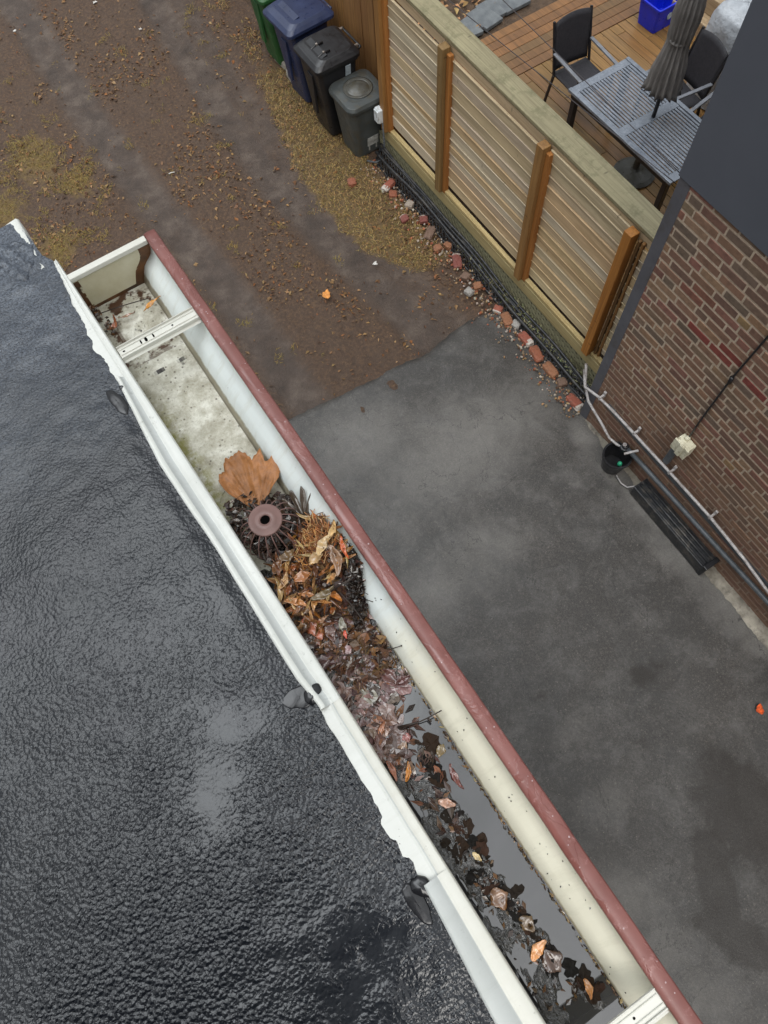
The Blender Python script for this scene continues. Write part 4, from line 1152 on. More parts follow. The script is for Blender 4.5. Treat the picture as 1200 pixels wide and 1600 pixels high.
def prag(y):
    l = lerp_poly(WL, y) - .02; r = xi(y) - .001; w = r - lerp_poly(WL, y); l0 = r - w
    return [(l, .0005), (l0 + .4 * w, .0045), (l0 + .52 * w, .0050), (l0 + .56 * w, .003), (l0 + .62 * w, .0048), (l0 + .95 * w, .0072), (r, .006), (r + .0015, -.004)]
def banded(b, marks):
    n_ = len(marks)
    b.m = [marks[i % n_] for i in range(len(b.f))]; return b
ML = [M_white, M_fold, M_strap]
banded(strip('f', .862, 1.2, lambda y: prag(y), M_white), [0, 0, 0, 0, 0, 0, 0]).build('edge_flashing', ML, bld, smooth=True)
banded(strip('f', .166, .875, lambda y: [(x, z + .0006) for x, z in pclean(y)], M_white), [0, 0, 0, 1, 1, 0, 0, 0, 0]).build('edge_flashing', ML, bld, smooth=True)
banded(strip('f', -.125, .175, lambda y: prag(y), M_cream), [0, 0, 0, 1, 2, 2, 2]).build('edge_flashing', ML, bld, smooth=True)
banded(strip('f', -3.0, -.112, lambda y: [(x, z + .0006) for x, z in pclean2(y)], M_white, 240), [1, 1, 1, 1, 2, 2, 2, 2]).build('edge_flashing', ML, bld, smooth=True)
strip('f', 1.196, 1.348, lambda y: [(-.135, .001), (-.118, .004), (-.103 - .006 * abs(fbm(y * 40, 2)), .006), (-.1005, .002), (-.1, -.03)], M_white).build('edge_flashing', M_white, bld, smooth=True)
b = MB(); b.grid(lambda u, v: Vector((-5 + 4.90 * u, 1.343 + .012 * v, GZ + .002 - .012 * v ** 2)), 80, 4); b.build('edge_flashing', M_white, bld, smooth=True)
# tar patches
def tar(name, c, rx_, ry_, h, rot, seed, fold=1.0):
    b = MB(); c = Vector(c)
    def fn(u, v):
        a = 2 * PI * u; r = v
        q = 1 + .10 * math.sin(2 * a + seed) + .06 * math.sin(3 * a + seed * 2) + .03 * math.sin(7 * a)
        x, y = rx_ * q * r * math.cos(a), ry_ * q * r * math.sin(a)
        z = h * (1 - r ** 3.2) * (1 + .10 * fold * math.sin(1.2 * r * PI + seed + 1.3 * math.cos(a))) * .8 + .0008 * fbm(x * 40, y * 40, seed, 2) - .003 * (r > .99)
        return c + Vector((x * math.cos(rot) - y * math.sin(rot), x * math.sin(rot) + y * math.cos(rot), z))
    b.grid(fn, 48, 14); return b.build(name, M_tar, bld, smooth=True)
tar('tar_patch', at(488, 1084, GZ + .008), .0155, .0135, .0055, .4, 1.0)
tar('tar_patch', at(468, 1090, GZ + .0055), .026, .019, .0016, -.2, 2.4)
tar('tar_patch', at(659, 1386, GZ + .008), .013, .017, .0055, .2, 3.0)
tar('tar_patch', at(652, 1412, GZ + .0055), .012, .032, .0016, .15, .4)
tar('tar_patch', at(184, 628, GZ + .005), .013, .032, .0025, .1, 4.0)
tar('tar_patch', at(190, 605, GZ + .012), .005, .004, .002, .1, 4.0)
# torn membrane lap at the roof corner
b = MB()
def lap(u, v):
    p = at(48, 398, GZ); a = 2 * PI * u
    q = 1 + .12 * math.sin(3 * a + 1) + .06 * math.sin(7 * a)
    r = v
    x, y = .038 * q * r * math.cos(a), .056 * q * r * math.sin(a)
    return Vector((p.x - .030 + x, p.y + y, GZ + .0075 + .0022 * fbm(x * 50, y * 50) + .001 * math.sin(x * 220 + y * 90) - (.006 if r > .98 else 0)))
b.grid(lap, 60, 16); o = b.build('roof_lap', M_roof, bld, smooth=True)

# ------------------------------------------------------------------ the gutter
gut = empty('rain_gutter', (.04, .3, GZ), 'white box gutter with dark red-brown outer lip along the roof edge', 'gutter')
k = NT('gutter_wall_paint')
sep = k.n('ShaderNodeSeparateXYZ'); k.L(k.tc.outputs['Object'], sep.inputs[0])
n = k.noise(9, 7, .65)
fy = k.rr(k.math('ADD', sep.outputs[1], k.math('MULTIPLY', k.math('SUBTRACT', n, .5), .25)), 0, 1, .12, .26)
col = k.mix(fy, k.mix(n, srgb(226, 222, 204), srgb(206, 202, 184)), k.mix(n, srgb(224, 229, 226), srgb(206, 212, 210)))
low = k.rr(k.math('ADD', sep.outputs[2], k.math('MULTIPLY', k.math('SUBTRACT', k.noise(40, 6, .7), .5), .016)), 1, 0, GZ - .079, GZ - .073)
col = k.mix(k.math('MULTIPLY', low, .85), col, k.mix(n, srgb(92, 74, 46), srgb(150, 138, 104)))
vv = k.vor(70); col = k.mix(k.math('MULTIPLY', k.rr(vv, .9, 0, .03, .09), k.rr(k.noise(13, 3), 0, 1, .52, .62)), col, (.04, .03, .025, 1))
ds = k.noise(1.0, 6, .72, k.map((14, 60, 9))); col = k.mix(k.rr(ds, 0, .4, .5, .75), col, srgb(176, 172, 152))
M_gwall = k.out(col, .38, k.bump(n, .1, .003))
def wprof(y):
    o_ = xo(y) - .024 + .0006 * fbm(y * 7, 2, 0, 2)
    P_ = [(o_, 0), (o_ - .0005, -.012), (o_ - .002, -.024), (o_ - .006, -.034), (o_ - .014, -.043), (o_ - .023, -.050), (o_ - .030, -.058), (o_ - .036, -.070), (o_ - .042, -.084), (o_ - .047, -.097)]
    return P_
b = strip('w', -3.0, 1.146, lambda y: wprof(y), None, 120); b.build('outer_wall', M_gwall, gut, smooth=True, solid=.0008)
b = strip('w', -3.0, 1.146, lambda y: [(xo(y) - .001, -.006), (xo(y) - .002, -.03), (xo(y) - .012, -.045), (xo(y) - .026, -.058), (xo(y) - .034, -.08), (xo(y) - .044, -.104)], None, 60); b.build('outer_skin', M_red, gut, smooth=True, solid=.0008)
b = strip('w', -3.0, 1.146, lambda y: [(xi(y) - .004, .0), (xi(y) - .004, -.05), (xi(y) - .0035, -.1)], None, 60); b.build('back_wall', M_gwall, gut, solid=.0008)
def lipp(y):
    o_ = xo(y) + .0006 * fbm(y * 12, 3); w = .0255
    return [(o_ - w, -.008), (o_ - w, .001), (o_ - w + .002, .0035), (o_ - w * .62, .0048), (o_ - .003, .004), (o_ - .0006, .002), (o_, -.008)]
b = strip('l', -3.0, 1.157, lipp, None, 300); b.build('lip', M_red, gut, smooth=True, solid=.0006)
# droplets along the lip
b = MB()
for i in range(70):
    y = random.uniform(-.9, 1.14); x = xo(y) - random.uniform(.004, .02); r = random.uniform(.0006, .0018)
    b.lathe((x, y, GZ + .0043), [(r, 0), (r * .8, r * .35), (0, r * .55)], 7)
M_drop = NT('water_drop').out((.45, .33, .33), .04, None, ior=1.5)
tag(b.build('rain_drops', M_drop, smooth=True), 'small rain drops on the red-brown gutter lip', 'rain drops', kind='stuff')
# floor
V = []; F = []; C_ = []
NYf, NXf = 260, 22
for j in range(NYf + 1):
    y = -3.0 + 4.146 * (1 - (1 - j / NYf) ** 1.35)
    a_, c_ = xi(y) - .004, wprof(y)[-1][0]
    for i in range(NXf + 1):
        s_ = i / NXf; x = a_ + (c_ - a_) * s_
        V.append((x, y, GZ - .0975 + .0016 * fbm(x * 50, y * 50)))
b = MB()
for j in range(NYf):
    y = V[j * (NXf + 1)][1]
    for i in range(NXf):
        s_ = (i + .5) / NXf; x = V[j * (NXf + 1) + i][0]
        moss = (1 - sm(.0, .35, s_)) * sm(.45, .55, y) * (1 - sm(.78, .9, y))
        cx, cy = at(222, 508, GZ - .097)[:2]
        rr2 = math.hypot((x - cx) / .052, (y - cy) / .052)
        muck = sm(.952, .966, y) * sm(.85, 1.08, rr2)
        p1 = at(278, 552, GZ - .097); p2 = at(246, 579, GZ - .097)
        dk_ = max(.9 * (1 - sm(.6, 1.1, math.hypot((x - p1.x) / .014, (y - p1.y - .6 * (x - p1.x)) / .032) + .3 * fbm(x * 90, y * 90))), 1 - sm(.6, 1.1, math.hypot((x - p2.x) / .016, (y - p2.y) / .015) + .4 * fbm(x * 120, y * 120)))
        a = j * (NXf + 1) + i
        b.add([V[a], V[a + 1], V[a + NXf + 2], V[a + NXf + 1]], [(0, 1, 2, 3)], 0, (moss + .001, muck, dk_ * (1 if y < .93 else 0)))
b.build('floor', M_floor, gut, smooth=False)
# end cap
ey = 1.143
b = MB(); NC = 34
xa, xb = xi(ey) - .004, xo(ey) - .02
def capx(t, z):
    # narrows towards the floor like the gutter section
    pr = wprof(ey); r = pr[-1][0]
    for (x1_, z1_), (x2_, z2_) in zip(pr, pr[1:]):
        if z2_ <= z <= z1_: r = x2_ + (x1_ - x2_) * (z - z2_) / (z1_ - z2_); break
    return xa + (r - xa) * t, r
for j in range(NC):
    for i in range(NC):
        P_ = []
        for (di, dj) in ((0, 0), (1, 0), (1, 1), (0, 1)):
            t = (i + di) / NC; z = -.097 * (j + dj) / NC
            P_.append((capx(t, z)[0], ey, GZ + z))
        t = (i + .5) / NC; z = (j + .5) / NC
        stain = max(1 - sm(0, .16, t) * 1.0 if z > .12 else 0, (sm(.78, .93, t)) if z > .1 or t > .9 else 0, sm(.86, .97, z))
        b.add(P_, [(0, 3, 2, 1)], 0, (stain + .001, 0, 0))
b.build('end_cap', M_cap, gut)
b = MB(); b.box((( xa + xo(ey) - .026) / 2, ey + .004, GZ - .0015), (xo(ey) - .026 - xa, .015, .011)); b.box(((xa + xb) / 2, ey + .008, GZ - .045), (xb - xa - .004, .003, .08)); b.build('end_cap_rim', M_strap, gut, bevel=.0022)
# hanger straps
for y in (.931, -.386, -1.4):
    b = MB(); a_, c_ = xi(y) + .0015, xo(y) - .0265; L = c_ - a_; cx = (a_ + c_) / 2
    b.box((cx, y, GZ - .003), (L, .0245, .0016)); b.box((cx, y + .0128, GZ - .0005), (L, .0016, .006)); b.box((cx, y + .006, GZ - .0014), (L * .98, .0012, .0022))
    b.box((cx, y - .0135, GZ - .004), (L, .0022, .010)); b.box((cx, y - .0175, GZ - .0085), (L, .0065, .0012)); b.box((cx, y - .0065, GZ - .0014), (L * .98, .0012, .0022))
    st_ = b.build('hanger_strap', M_strap, gut, bevel=.0005, seg=1)
    b = MB()
    for t, w_, l_ in ((.28, .0026, .009), (.345, .0045, .0095), (.44, .0026, .0085), (.69, .003, .003), (.06, .004, .003)):
        b.lathe((0, 0, 0), [(1, -.0), (1, .0006)], 16)
        for q in range(len(b.v) - 32, len(b.v)):
            v_ = b.v[q]; b.v[q] = (a_ + L * t + v_[0] * w_ / 1.6, y + v_[1] * l_ / 1.8, GZ - .0021 + v_[2])
    o = b.build('slot', M_hole, st_); o.matrix_parent_inverse = Matrix.Translation(gut.location).inverted() @ Matrix.Identity(4)
    o.parent = st_; o.matrix_parent_inverse = Matrix.Identity(4); 

# ------------------------------------------------------------------ sludge and water
WLV = -.081
ISL = []  # spots where raised sludge imitates a dark reflected silhouette
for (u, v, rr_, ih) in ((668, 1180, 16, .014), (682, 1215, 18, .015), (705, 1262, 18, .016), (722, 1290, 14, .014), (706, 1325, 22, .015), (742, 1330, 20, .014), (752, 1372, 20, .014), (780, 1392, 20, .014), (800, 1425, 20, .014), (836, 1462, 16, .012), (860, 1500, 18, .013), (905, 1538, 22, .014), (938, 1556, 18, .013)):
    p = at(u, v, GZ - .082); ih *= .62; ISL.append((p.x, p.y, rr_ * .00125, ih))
def sludge(s_, y):
    x0_ = xi(y) - .003; x1_ = wprof(y)[8][0] + .004
    x = x0_ + (x1_ - x0_) * s_
    rise = .0135 * (1 - sm(.18, .72, s_ + .16 * fbm(y * 9, 4.4) + .05 * sm(-.3, -.5, y)))
    up = sm(.02, .30, y)
    z = -.0935 + rise * (1 - .45 * up) + .012 * up + .013 * fbm(x * 34, y * 24, 6) + .0055 * fbm(x * 110, y * 80, 2)
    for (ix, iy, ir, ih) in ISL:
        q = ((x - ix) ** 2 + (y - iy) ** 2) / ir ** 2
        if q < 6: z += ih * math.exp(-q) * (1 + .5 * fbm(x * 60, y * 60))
    z = min(z, WLV + .0022 + .010 * up + .002 * fbm(x * 200, y * 200))
    z -= .035 * sm(.40, .47, y)
    return Vector((x, y, GZ + z))
b = MB(); b.grid(lambda u, v: sludge(v, -3.0 + 3.48 * (1 - (1 - u) ** 1.5)), 520, 60)
tag(b.build('gutter_sludge', M_sludge, smooth=True), 'dark wet leaf sludge lying in the gutter', 'sludge', kind='stuff')
b = MB(); b.grid(lambda u, v: (lambda y: Vector((xi(y) - .003 + (wprof(y)[8][0] + .0035 - xi(y) + .003) * v, y, GZ + WLV)))(-2.98 + 3.34 * u), 60, 6)
o = b.build('gutter_water', M_water, smooth=True); o['kind'] = 'structure'

# ------------------------------------------------------------------ strainer
sc = at(414, 812, GZ - .006)
stn = empty('drain_strainer', (sc.x, sc.y, GZ - .095), 'pinkish rusted wire strainer with flat round top over the outlet', 'strainer')
b = MB(); b.lathe((sc.x, sc.y, GZ), [(.0085, -.0085), (.0085, -.0055), (.0125, -.0055), (.0185, -.0050), (.0195, -.0062), (.0275, -.0060), (.029, -.0068), (.0295, -.0085), (.029, -.010)], 48)
b.build('top_disc', M_rust, stn, smooth=True)
b = MB(); b.lathe((sc.x, sc.y, GZ), [(.0084, -.007), (.0084, -.03), (0, -.03)], 20); b.build('centre_hole', M_hole, stn)
NWI = 20
for i in range(NWI):
    a = 2 * PI * i / NWI + .1
    b = MB(); P_ = []
    for t in range(9):
        q = t / 8
        r = .024 + .031 * math.sin(min(1, q * 1.25) * PI / 2) - .010 * max(0, q - .7) / .3 + .0012 * math.sin(i * 5 + q * 4)
        P_.append(Vector((sc.x + r * math.cos(a + .04 * math.sin(i)), sc.y + r * math.sin(a + .04 * math.sin(i)), GZ - .009 - .078 * q ** 1.5)))
    b.tube(P_, .00105, 6); b.build('wire', M_rust, stn, smooth=True)
b = MB(); b.tube([Vector((sc.x + .045 * math.cos(2 * PI * i / 32), sc.y + .045 * math.sin(2 * PI * i / 32), GZ - .088)) for i in range(33)], .0014, 6); b.build('base_ring', M_rust, stn, smooth=True)
b = MB(); b.lathe((sc.x, sc.y, GZ - .096), [(.046, -.0005), (.048, .003), (.044, .001), (.02, -.02), (0, -.02)], 32); b.build('outlet_hole', M_hole, stn)

# ------------------------------------------------------------------ leaves in the gutter
def inside(u, v, poly):
    c = False; n = len(poly)
    for i in range(n):
        x1_, y1_ = poly[i]; x2_, y2_ = poly[(i + 1) % n]
        if (y1_ > v) != (y2_ > v) and u < (x2_ - x1_) * (v - y1_) / (y2_ - y1_) + x1_: c = not c
    return c
def pile(u, v):
    h = .052 * math.exp(-(((u - 515) / 42) ** 2 + ((v - 850) / 55) ** 2)) + .024 * math.exp(-(((u - 470) / 60) ** 2 + ((v - 920) / 60) ** 2))
    h += .035 * math.exp(-(((u - 552) / 22) ** 2 + ((v - 895) / 50) ** 2))
    return -.083 + h
def clampx(p, m_=.004):
    # keep inside the trough
    z = p.z - GZ; y = p.y
    pr = wprof(y); r = pr[-1][0]
    for (x1_, z1_), (x2_, z2_) in zip(pr, pr[1:]):
        if z2_ <= z <= z1_: r = x2_ + (x1_ - x2_) * (z - z2_) / (z1_ - z2_); break
    p.x = min(p.x, r - m_); p.x = max(p.x, xi(y) + m_ * .3); return p
def sludge_z(x, y):
    x0_ = xi(y) - .003; x1_ = wprof(y)[8][0] + .004
    return sludge(min(1, max(0, (x - x0_) / (x1_ - x0_))), y).z
random.seed(4)
REG = [  # polygon, count, length range, width ratio, colours, height offset, tilt
    ([(440, 870), (500, 800), (545, 830), (570, 900), (575, 960), (620, 1040), (560, 1080), (500, 1030), (430, 920)], 950, (.010, .028), (.3, .7),
     [srgb(84, 60, 46), srgb(60, 44, 36), srgb(106, 76, 54), srgb(74, 54, 50), srgb(120, 88, 60)], .010, .5),
    ([(470, 960), (580, 960), (640, 1060), (620, 1110), (660, 1220), (580, 1180), (500, 1060)], 200, (.008, .020), (.3, .6),
     [srgb(98, 76, 72), srgb(82, 60, 58), srgb(110, 86, 82), srgb(66, 48, 44), srgb(118, 90, 80), srgb(60, 52, 48)], .0015, .07),
    ([(535, 850), (556, 850), (580, 905), (576, 950), (560, 985), (545, 950), (540, 900)], 1300, (.005, .014), (.4, .9),
     [srgb(44, 36, 32), srgb(34, 28, 26), srgb(58, 48, 42), srgb(26, 22, 20)], .016, .9),
    ([(350, 790), (390, 770), (480, 770), (500, 830), (460, 880), (420, 880), (370, 840)], 620, (.008, .022), (.3, .7),
     [srgb(60, 46, 40), srgb(44, 34, 30), srgb(80, 60, 48), srgb(34, 28, 26)], .004, .5),
    ([(570, 1060), (640, 1100), (680, 1180), (720, 1280), (700, 1330), (640, 1240), (590, 1150)], 90, (.008, .028), (.2, .5),
     [srgb(92, 74, 68), srgb(120, 86, 66), srgb(70, 56, 52), srgb(58, 48, 44)], .004, .2),
    ([(700, 1290), (760, 1330), (860, 1470), (930, 1560), (860, 1590), (800, 1500), (730, 1380)], 90, (.005, .014), (.25, .6),
     [srgb(58, 46, 38), srgb(76, 58, 42), srgb(44, 38, 34), srgb(100, 72, 48)], .003, .25),
    ([(125, 450), (170, 500), (185, 530), (165, 520), (135, 480)], 60, (.006, .014), (.3, .6), [srgb(70, 58, 36), srgb(110, 74, 42), srgb(58, 40, 24)], -.002, .3),
]
b = MB()
for poly, cntn, lr, wr, cols, dz, tl in REG:
    us = [q[0] for q in poly]; vs = [q[1] for q in poly]; k_ = 0
    while k_ < cntn:
        u = random.uniform(min(us), max(us)); v = random.uniform(min(vs), max(vs))
        if not inside(u, v, poly): continue
        p = at(u, v, GZ + pile(u, v) + dz * random.random())
        L = random.uniform(*lr)
        p = clampx(p, .003 + L * .25)
        if p.y < .42: p.z = max(p.z, sludge_z(p.x, p.y) + .0005 + .002 * random.random(), GZ + WLV + random.uniform(-.001, .002))
        quadleaf(b, p, random.uniform(0, 6.3), L, L * random.uniform(*wr), jit(random.choice(cols), .25), tl); k_ += 1
def torn(b, p, R0, col, seed, curl):
    n_ = 18; V = [p]; a0 = seed
    asp = .5 + .4 * abs(math.sin(seed * 7))
    E_ = Euler((random.uniform(-.16, .16), random.uniform(-.16, .16), a0)).to_matrix()
    for ring in (.55, 1):
        for k_ in range(n_):
            a = 2 * PI * k_ / n_
            q = R0 * ring * (1 + .38 * fbm(math.cos(a) * 1.6 + seed, math.sin(a) * 1.6, seed)) * (1 - .25 * (k_ % 9 == 4))
            V.append(p + E_ @ Vector((q * math.cos(a), q * asp * math.sin(a), curl * R0 * ring ** 2 * math.cos(2 * a + seed) + .12 * R0 * fbm(a, ring * 3, seed))))
    for k_ in range(n_):
        k2 = (k_ + 1) % n_
        c_ = tuple(x * (1 + .22 * fbm(k_ * .35, seed, 1)) for x in col)
        b.add([V[0], V[1 + k_], V[1 + k2]], [(0, 1, 2)], 0, c_)
        b.add([V[1 + k_], V[1 + n_ + k_], V[1 + n_ + k2], V[1 + k2]], [(0, 1, 2, 3)], 0, c_)
MATC = [srgb(112, 84, 78), srgb(92, 66, 62), srgb(122, 98, 94), srgb(74, 52, 46), srgb(134, 92, 70), srgb(66, 58, 52), srgb(104, 92, 84)]
MPOLY = [(440, 905), (480, 890), (545, 900), (585, 960), (640, 1060), (615, 1110), (650, 1215), (590, 1180), (500, 1055), (455, 985)]
k_c = 0
while k_c < 260:
    u = random.uniform(430, 660); v = random.uniform(885, 1220)
    if not inside(u, v, MPOLY): continue
    p = clampx(at(u, v, GZ + pile(u, v)), .010)
    p.z = max(p.z, sludge_z(p.x, p.y), GZ + WLV) + random.uniform(-.001, .004)
    torn(b, p, random.uniform(.008, .021), jit(random.choice(MATC), .25), random.uniform(0, 30), random.uniform(-.2, .3)); k_c += 1
SC = [srgb(190, 142, 88), srgb(168, 108, 58), srgb(206, 170, 120), srgb(140, 88, 50), srgb(120, 82, 56), srgb(184, 120, 62)]
k_c = 0
while k_c < 130:
    u = random.uniform(425, 560); v = random.uniform(800, 1000)
    if not inside(u, v, [(425, 885), (450, 850), (490, 800), (535, 815), (545, 860), (530, 930), (510, 985), (470, 985), (440, 930)]): continue
    L = random.uniform(.022, .058); w = random.uniform(.0035, .010)
    p = clampx(at(u, v, GZ + pile(u, v) + random.uniform(.004, .020)), .014)
    oval(b, p, L, w, random.gauss(1.1, .9), jit(tuple(q_ * .72 for q_ in random.choice(SC)[:3]), .3), random.uniform(.0, .15), random.uniform(.1, .7), (random.uniform(-.4, .4), random.uniform(-.2, .2)), n=8, bend=random.uniform(-.2, .2)); k_c += 1
# debris along the water line
for i in range(520):
    y = random.uniform(-.75, .25); p = Vector((wprof(y)[8][0] - .001 - abs(random.gauss(0, .0016)), y, GZ + WLV + random.random() * .003))
    L = random.uniform(.003, .010)
    quadleaf(b, p, PI / 2 + random.gauss(0, .4), L, L * random.uniform(.2, .5), jit(random.choice([srgb(70, 50, 34), srgb(120, 96, 66), srgb(44, 36, 28), srgb(150, 132, 96)]), .25), .3)
# specks on the wall
for i in range(38):
    y = random.uniform(-.5, .3); z = -random.uniform(.03, .07); pr = wprof(y)
    r = lerp_poly(sorted([(z_, x_) for x_, z_ in pr]), z)
    L = random.uniform(.0012, .004)
    quadleaf(b, Vector((r - .0012, y, GZ + z + .001)), random.uniform(0, 6), L, L * .6, (.02, .017, .014), .1)
tag(b.build('leaf_litter', M_leafwet), 'matted wet brown leaf fragments filling the middle of the gutter', 'leaf litter', kind='stuff')
b = MB()
DKC = [(.006, .005, .004), (.012, .008, .005), (.02, .011, .006), (.03, .014, .008), (.008, .006, .005)]  # near-black blobs stand in for a dark silhouette reflected in the water
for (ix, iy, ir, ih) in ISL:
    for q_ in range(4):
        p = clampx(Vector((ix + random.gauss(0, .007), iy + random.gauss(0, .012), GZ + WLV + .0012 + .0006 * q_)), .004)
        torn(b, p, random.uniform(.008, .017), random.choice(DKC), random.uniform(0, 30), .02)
M_darkrefl = NT('dark_reflection'); M_darkrefl = M_darkrefl.out(M_darkrefl.attr('Col'), .55, M_darkrefl.bump(M_darkrefl.noise(120, 4), .4, .001), ior=1.2)
tag(b.build('dark_reflection_blobs', M_darkrefl), 'almost black leaf-shaped blobs imitating a dark reflection on the gutter water', 'painted reflection', kind='stuff')
# straw-like seed stalks
b = MB()
for i in range(330):
    u = random.gauss(490, 17); v = random.gauss(842, 21)
    if not inside(u, v, [(450, 880), (490, 795), (535, 815), (530, 870), (470, 900), (445, 900)]): continue
    p = clampx(at(u, v, GZ + pile(u, v) + random.uniform(.008, .022)), .008)
    a = random.gauss(1.2, .7); L = random.uniform(.012, .036); d = Vector((math.cos(a), math.sin(a), random.uniform(-.3, .2)))
    c_ = jit(random.choice([srgb(196, 138, 84), srgb(160, 100, 56), srgb(210, 170, 120), srgb(120, 74, 44)]), .2)
    b.tube([p - d * L / 2, p + Vector((random.uniform(-.003, .003), random.uniform(-.003, .003), .002)), p + d * L / 2], .0006, 4, col=c_)
tag(b.build('seed_stalks', M_leafwet), 'tangle of thin orange straw-like seed stalks on the leaf heap', 'seed stalks', kind='stuff')

# single leaves one can tell apart
p = at(388, 752, GZ - .074)
def fanleaf(name, base, tip, spread, col, lobes, ridge, label, z=-.08, zt=-.065, amp=.28, sharp=.6, mat=None, wavy=.006, seed=0, curl=.0, prof=None):
    """broad lobed leaf spreading from its stalk end (base) to tip, folded along its veins"""
    A_ = at(*base, GZ + z); B_ = at(*tip, GZ + zt); d = B_ - A_; L = d.length; d.normalize()
    s_ = Vector((-d.y, d.x, 0)).normalized(); up = d.cross(s_) * -1 if d.cross(s_).z < 0 else d.cross(s_)
    b = MB(); NR, NA = 12, 110; V = []
    for i in range(NR + 1):
        for j in range(NA + 1):
            t = (j / NA - .5) * 2; a = t * spread
            q = abs(math.cos(t * lobes * PI / 2)) ** sharp
            r = L * (1 - amp + amp * q) * (1 - .16 * t * t) * (1 + .05 * fbm(t * 6, seed + .5, 0, 2) + .018 * math.sin(t * 43)) * (i / NR)
            if prof: r = L * lerp_poly(prof, t) * (1 + .035 * fbm(t * 11, seed + .5, 0, 2) + .012 * math.sin(t * 61)) * (i / NR)
            hgt = ridge * math.cos(t * lobes * PI) * (i / NR) ** .8 + wavy * (.8 * math.sin(2.9 * t + 1 + seed) + .5 * math.sin(1.7 * t - 3.4 * i / NR) + 1.1 * fbm(t * 1.9, i / NR * 2.3, seed + 3.3, 2)) * (i / NR) + curl * (i / NR) ** 2 * (t * t)
            V.append(A_ + d * r * math.cos(a) + s_ * r * math.sin(a) + up * hgt)
    for i in range(NR):
        for j in range(NA):
            a = i * (NA + 1) + j; t = (j / NA - .5) * 2
            g = 1 + .35 * fbm(t * 1.6, i / NR * 1.8, 8, 1) - .16 * (abs(math.sin(t * lobes * PI * .5)) < .035)
            b.add([V[a], V[a + 1], V[a + NA + 2], V[a + NA + 1]], [(0, 1, 2, 3)], 0, tuple(x * g for x in col[:3]))
    o = b.build(name, mat or M_leafwet, None, smooth=True, solid=.0006, origin=A_)
    return tag(o, label, 'leaf')
fanleaf('maple_leaf', (402, 800), (384, 706), .78, srgb(154, 104, 62), 3, .0006, 'large curled orange-brown leaf beside the wire strainer', -.082, -.064, .16, .45, wavy=.012, curl=.006, mat=M_leafbig, seed=2, prof=[(-1, .62), (-.85, .86), (-.7, .98), (-.6, .96), (-.5, .80), (-.42, .84), (-.3, .99), (-.2, .93), (-.12, .84), (0, .96), (.15, 1.05), (.3, 1.02), (.5, 1.04), (.62, .90), (.75, .93), (.9, .78), (1, .55)])
fanleaf('maple_leaf', (476, 812), (472, 760), .95, srgb(70, 60, 50), 5, .001, 'small dark grey maple leaf stuck to the white gutter wall', -.066, -.034, .62, .9, wavy=.001)
def px_leaf(base, tip, w, col, label, dz=.02, curl=.12, fold=.4, name='dead_leaf', mat=None, z=None, bend=0.0, roll=0.0):
    za = (pile(*base) + dz) if z is None else z; zb = (pile(*tip) + dz) if z is None else z
    A_ = clampx(at(*base, GZ + za), .002); B_ = clampx(at(*tip, GZ + zb), .002)
    for q_ in (A_, B_):
        if q_.y < .42: q_.z = max(q_.z, sludge_z(q_.x, q_.y) + .004)
    d = B_ - A_
    b = MB(); c = (A_ + B_) / 2
    oval(b, c, d.length, w, math.atan2(d.y, d.x), col, curl, fold, tilt=(roll, -math.asin(max(-1, min(1, d.z / d.length)))), bend=bend)
    tag(b.build(name, mat or M_leafwet, None, smooth=True, solid=.0005, origin=c), label, 'leaf')
LV = [((495, 868), (513, 834), .016, srgb(196, 166, 120), 'pale tan pointed leaf in the middle of the straw heap', .032, .1, .5),
      ((514, 848), (529, 814), .010, srgb(208, 172, 118), 'narrow light tan leaf nearest the red lip', .026, .1, .6),
      ((530, 840), (542, 874), .008, srgb(196, 96, 46), 'narrow orange-red leaf against the gutter wall', .024, .1, .7),
      ((520, 850), (533, 899), .017, srgb(134, 100, 72), 'folded brown-grey leaf below the pale pointed leaf', .024, .1, .5),
      ((484, 878), (506, 864), .018, srgb(186, 152, 108), 'broken tan leaf piece left of the pale pointed leaf', .026, .1, .3),
      ((440, 922), (451, 896), .011, srgb(190, 152, 106), 'curled tan leaf close to the white flashing', .020, .2, .6),
      ((452, 934), (474, 962), .010, srgb(200, 168, 122), 'pale straw-coloured split leaf by the flashing', .018, .15, .6),
      ((446, 936), (482, 944), .012, srgb(188, 128, 74), 'orange-tan leaf above the pale split leaf', .022, .1, .5),
      ((462, 906), (488, 896), .018, srgb(160, 104, 60), 'rust-brown curled leaf in the heap centre', .024, .2, .5),
      ((476, 964), (506, 998), .024, srgb(170, 100, 74), 'ribbed reddish-orange leaf half under water', .012, .06, .2),
      ((511, 970), (519, 1004), .020, srgb(84, 48, 36), 'dark chestnut leaf right of the ribbed reddish leaf', .012, .06, .2),
      ((488, 940), (524, 918), .014, srgb(112, 96, 68), 'olive-grey folded leaf along the twig', .022, .1, .5),
      ((440, 876), (462, 862), .018, srgb(108, 84, 54), 'dull olive-brown leaf below the strainer', .02, .2, .3),
      ((427, 898), (440, 872), .016, srgb(126, 88, 58), 'brown leaf between strainer and flashing', .014, .2, .3),
      ((530, 966), (541, 992), .012, srgb(128, 124, 110), 'greyish-green wet leaf lying flat in the brown mat', .012, .05, .2),
      ((538, 985), (541, 998), .006, srgb(196, 74, 44), 'tiny bright red leaf fragment in the wet mat', .016, .1, .4)]
for a_, c_, w_, col, lab, dz, cu, fo in LV: px_leaf(a_, c_, w_, col, lab, dz, cu, fo)
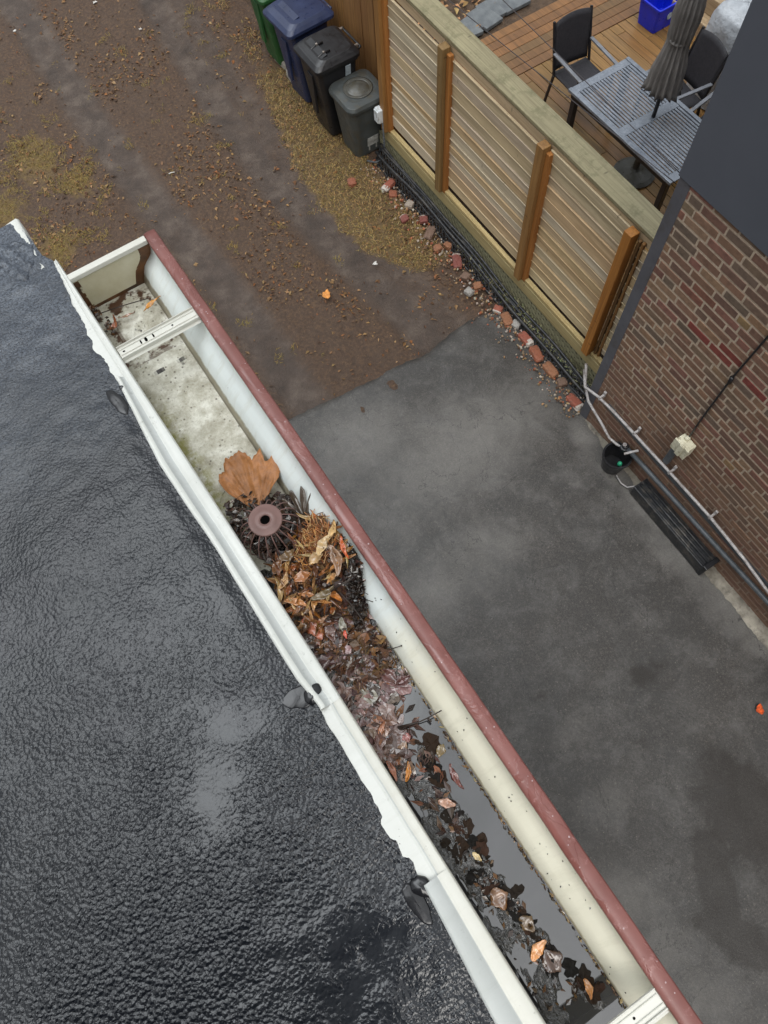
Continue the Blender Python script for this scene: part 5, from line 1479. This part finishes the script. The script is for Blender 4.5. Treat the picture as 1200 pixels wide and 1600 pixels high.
FLT = [((596, 1048), (622, 1068), .022, srgb(88, 54, 50), 'upturned dark maroon leaf by the water edge', .25, .8),
       ((618, 1072), (642, 1058), .016, srgb(84, 50, 48), 'small curled maroon leaf touching the gutter wall', .3, .9),
       ((574, 1074), (600, 1086), .020, srgb(56, 48, 42), 'curled black-brown leaf left of the maroon leaves', .2, .5),
       ((575, 1110), (576, 1082), .010, srgb(126, 80, 66), 'narrow reddish stalk leaf in the wet mat', .05, .5),
       ((592, 1152), (600, 1128), .008, srgb(164, 104, 68), 'thin orange-brown leaf in the water near the flashing', .05, .5),
       ((632, 1146), (638, 1160), .014, srgb(136, 76, 72), 'little round pinkish red leaf floating', .1, .3),
       ((637, 1222), (640, 1190), .008, srgb(196, 128, 48), 'small yellow-orange leaf near the flashing', .05, .5),
       ((606, 1188), (622, 1220), .009, srgb(150, 92, 66), 'brownish orange narrow leaf left of the yellow one', .05, .5),
       ((682, 1170), (696, 1176), .020, srgb(110, 92, 54), 'round olive-brown leaf at the gutter wall waterline', .05, .2),
       ((684, 1252), (712, 1258), .013, srgb(176, 136, 116), 'pale pinkish leaf floating in mid channel', .08, .3),
       ((829, 1499), (850, 1466), .015, srgb(212, 150, 96), 'bright tan-orange leaf floating in dark water', .08, .25),
       ((850, 1512), (876, 1488), .030, srgb(78, 58, 48), 'broad dark brown leaf below the tan floating leaf', .03, .1),
       ((770, 1388), (790, 1420), .026, srgb(112, 76, 44), 'submerged rusty brown leaf in the sludge', .03, .1),
       ((738, 1332), (752, 1345), .008, srgb(196, 176, 130), 'tiny cream leaf on the dark sludge', .1, .2),
       ((812, 1432), (836, 1452), .020, srgb(92, 72, 46), 'olive-brown leaf above the tan floating leaf', .03, .1),
       ((915, 1528), (925, 1560), .010, srgb(176, 118, 62), 'orange stalk leaf near the lower strap', .1, .5),
       ((700, 1195), (722, 1235), .010, srgb(96, 46, 40), 'dark red strip leaf along the waterline', .03, .3)]
for a_, c_, w_, col, lab, cu, fo in FLT: px_leaf(a_, c_, w_, col, lab, 0, cu * .5, fo, z=WLV + .003)
px_leaf((222, 485), (250, 462), .007, srgb(206, 140, 46), 'yellow-orange leaf lying above the strap at the gutter end', curl=.05, fold=.6, z=-.07)
px_leaf((176, 524), (184, 500), .012, srgb(150, 84, 44), 'curled copper-brown leaf in the gutter end corner', curl=.5, fold=.9, z=-.088)
px_leaf((186, 500), (212, 488), .008, srgb(150, 120, 100), 'pale brown strip leaf across the gutter end floor', curl=.05, fold=.6, z=-.088)
# twigs
TW = [(((517, 924), (532, 914), (548, 905)), .0016, .030, 'short grey-brown twig lying on the leaf heap'),
      (((600, 1018), (612, 1014), (627, 1009)), .0008, None, 'thin twig with a bud sticking out over the gutter wall'),
      (((629, 1140), (655, 1128), (668, 1122), (690, 1110)), .0010, None, 'forked dark twig reaching from the water to the wall'),
      (((572, 892), (580, 906), (597, 915)), .0006, None, 'hair-thin curved stalk hanging on the gutter wall'),
      (((579, 920), (585, 928), (590, 936)), .0008, None, 'short black stalk on the cream gutter wall'),
      (((520, 915), (545, 940), (566, 968), (572, 985)), .0010, .020, 'long thin dark stem across the black leaf mould'),
      (((637, 1160), (636, 1200), (637, 1232)), .0008, None, 'upright thin stalk beside the yellow-orange leaf'),
      (((497, 1022), (530, 1024), (570, 1022), (580, 1005)), .0010, .012, 'long bent dark stem over the wet brown mat'),
      (((150, 492), (190, 478), (232, 466)), .0011, None, 'dark reddish stick lying along the end cap foot')]
for pts, r, dz, lab in TW:
    P_ = []
    for i, (u, v) in enumerate(pts):
        if dz is not None: z = pile(u, v) + dz
        elif 'wall' in lab: z = [-.078, -.062, -.052, -.045][i] if i < 4 else -.04
        elif 'end cap' in lab: z = -.084
        else: z = WLV + .004
        p = at(u, v, GZ + z)
        if 'wall' in lab: p = clampx(p, .0012)
        P_.append(p)
    b = MB(); b.tube(P_, r, 6)
    if 'bud' in lab: b.lathe(P_[-1], [(0, -.002), (.0016, 0), (0, .002)], 7)
    if 'forked' in lab:
        b.tube([P_[0], P_[0] + Vector((-.004, .006, .001)), P_[1]], [.002, .003, .0012], 6); b.tube([P_[2], P_[2] + Vector((.002, -.008, 0))], .0018, 6)
    tag(b.build('twig', M_twig, smooth=True), lab, 'twig')
bpy.context.view_layer.update()
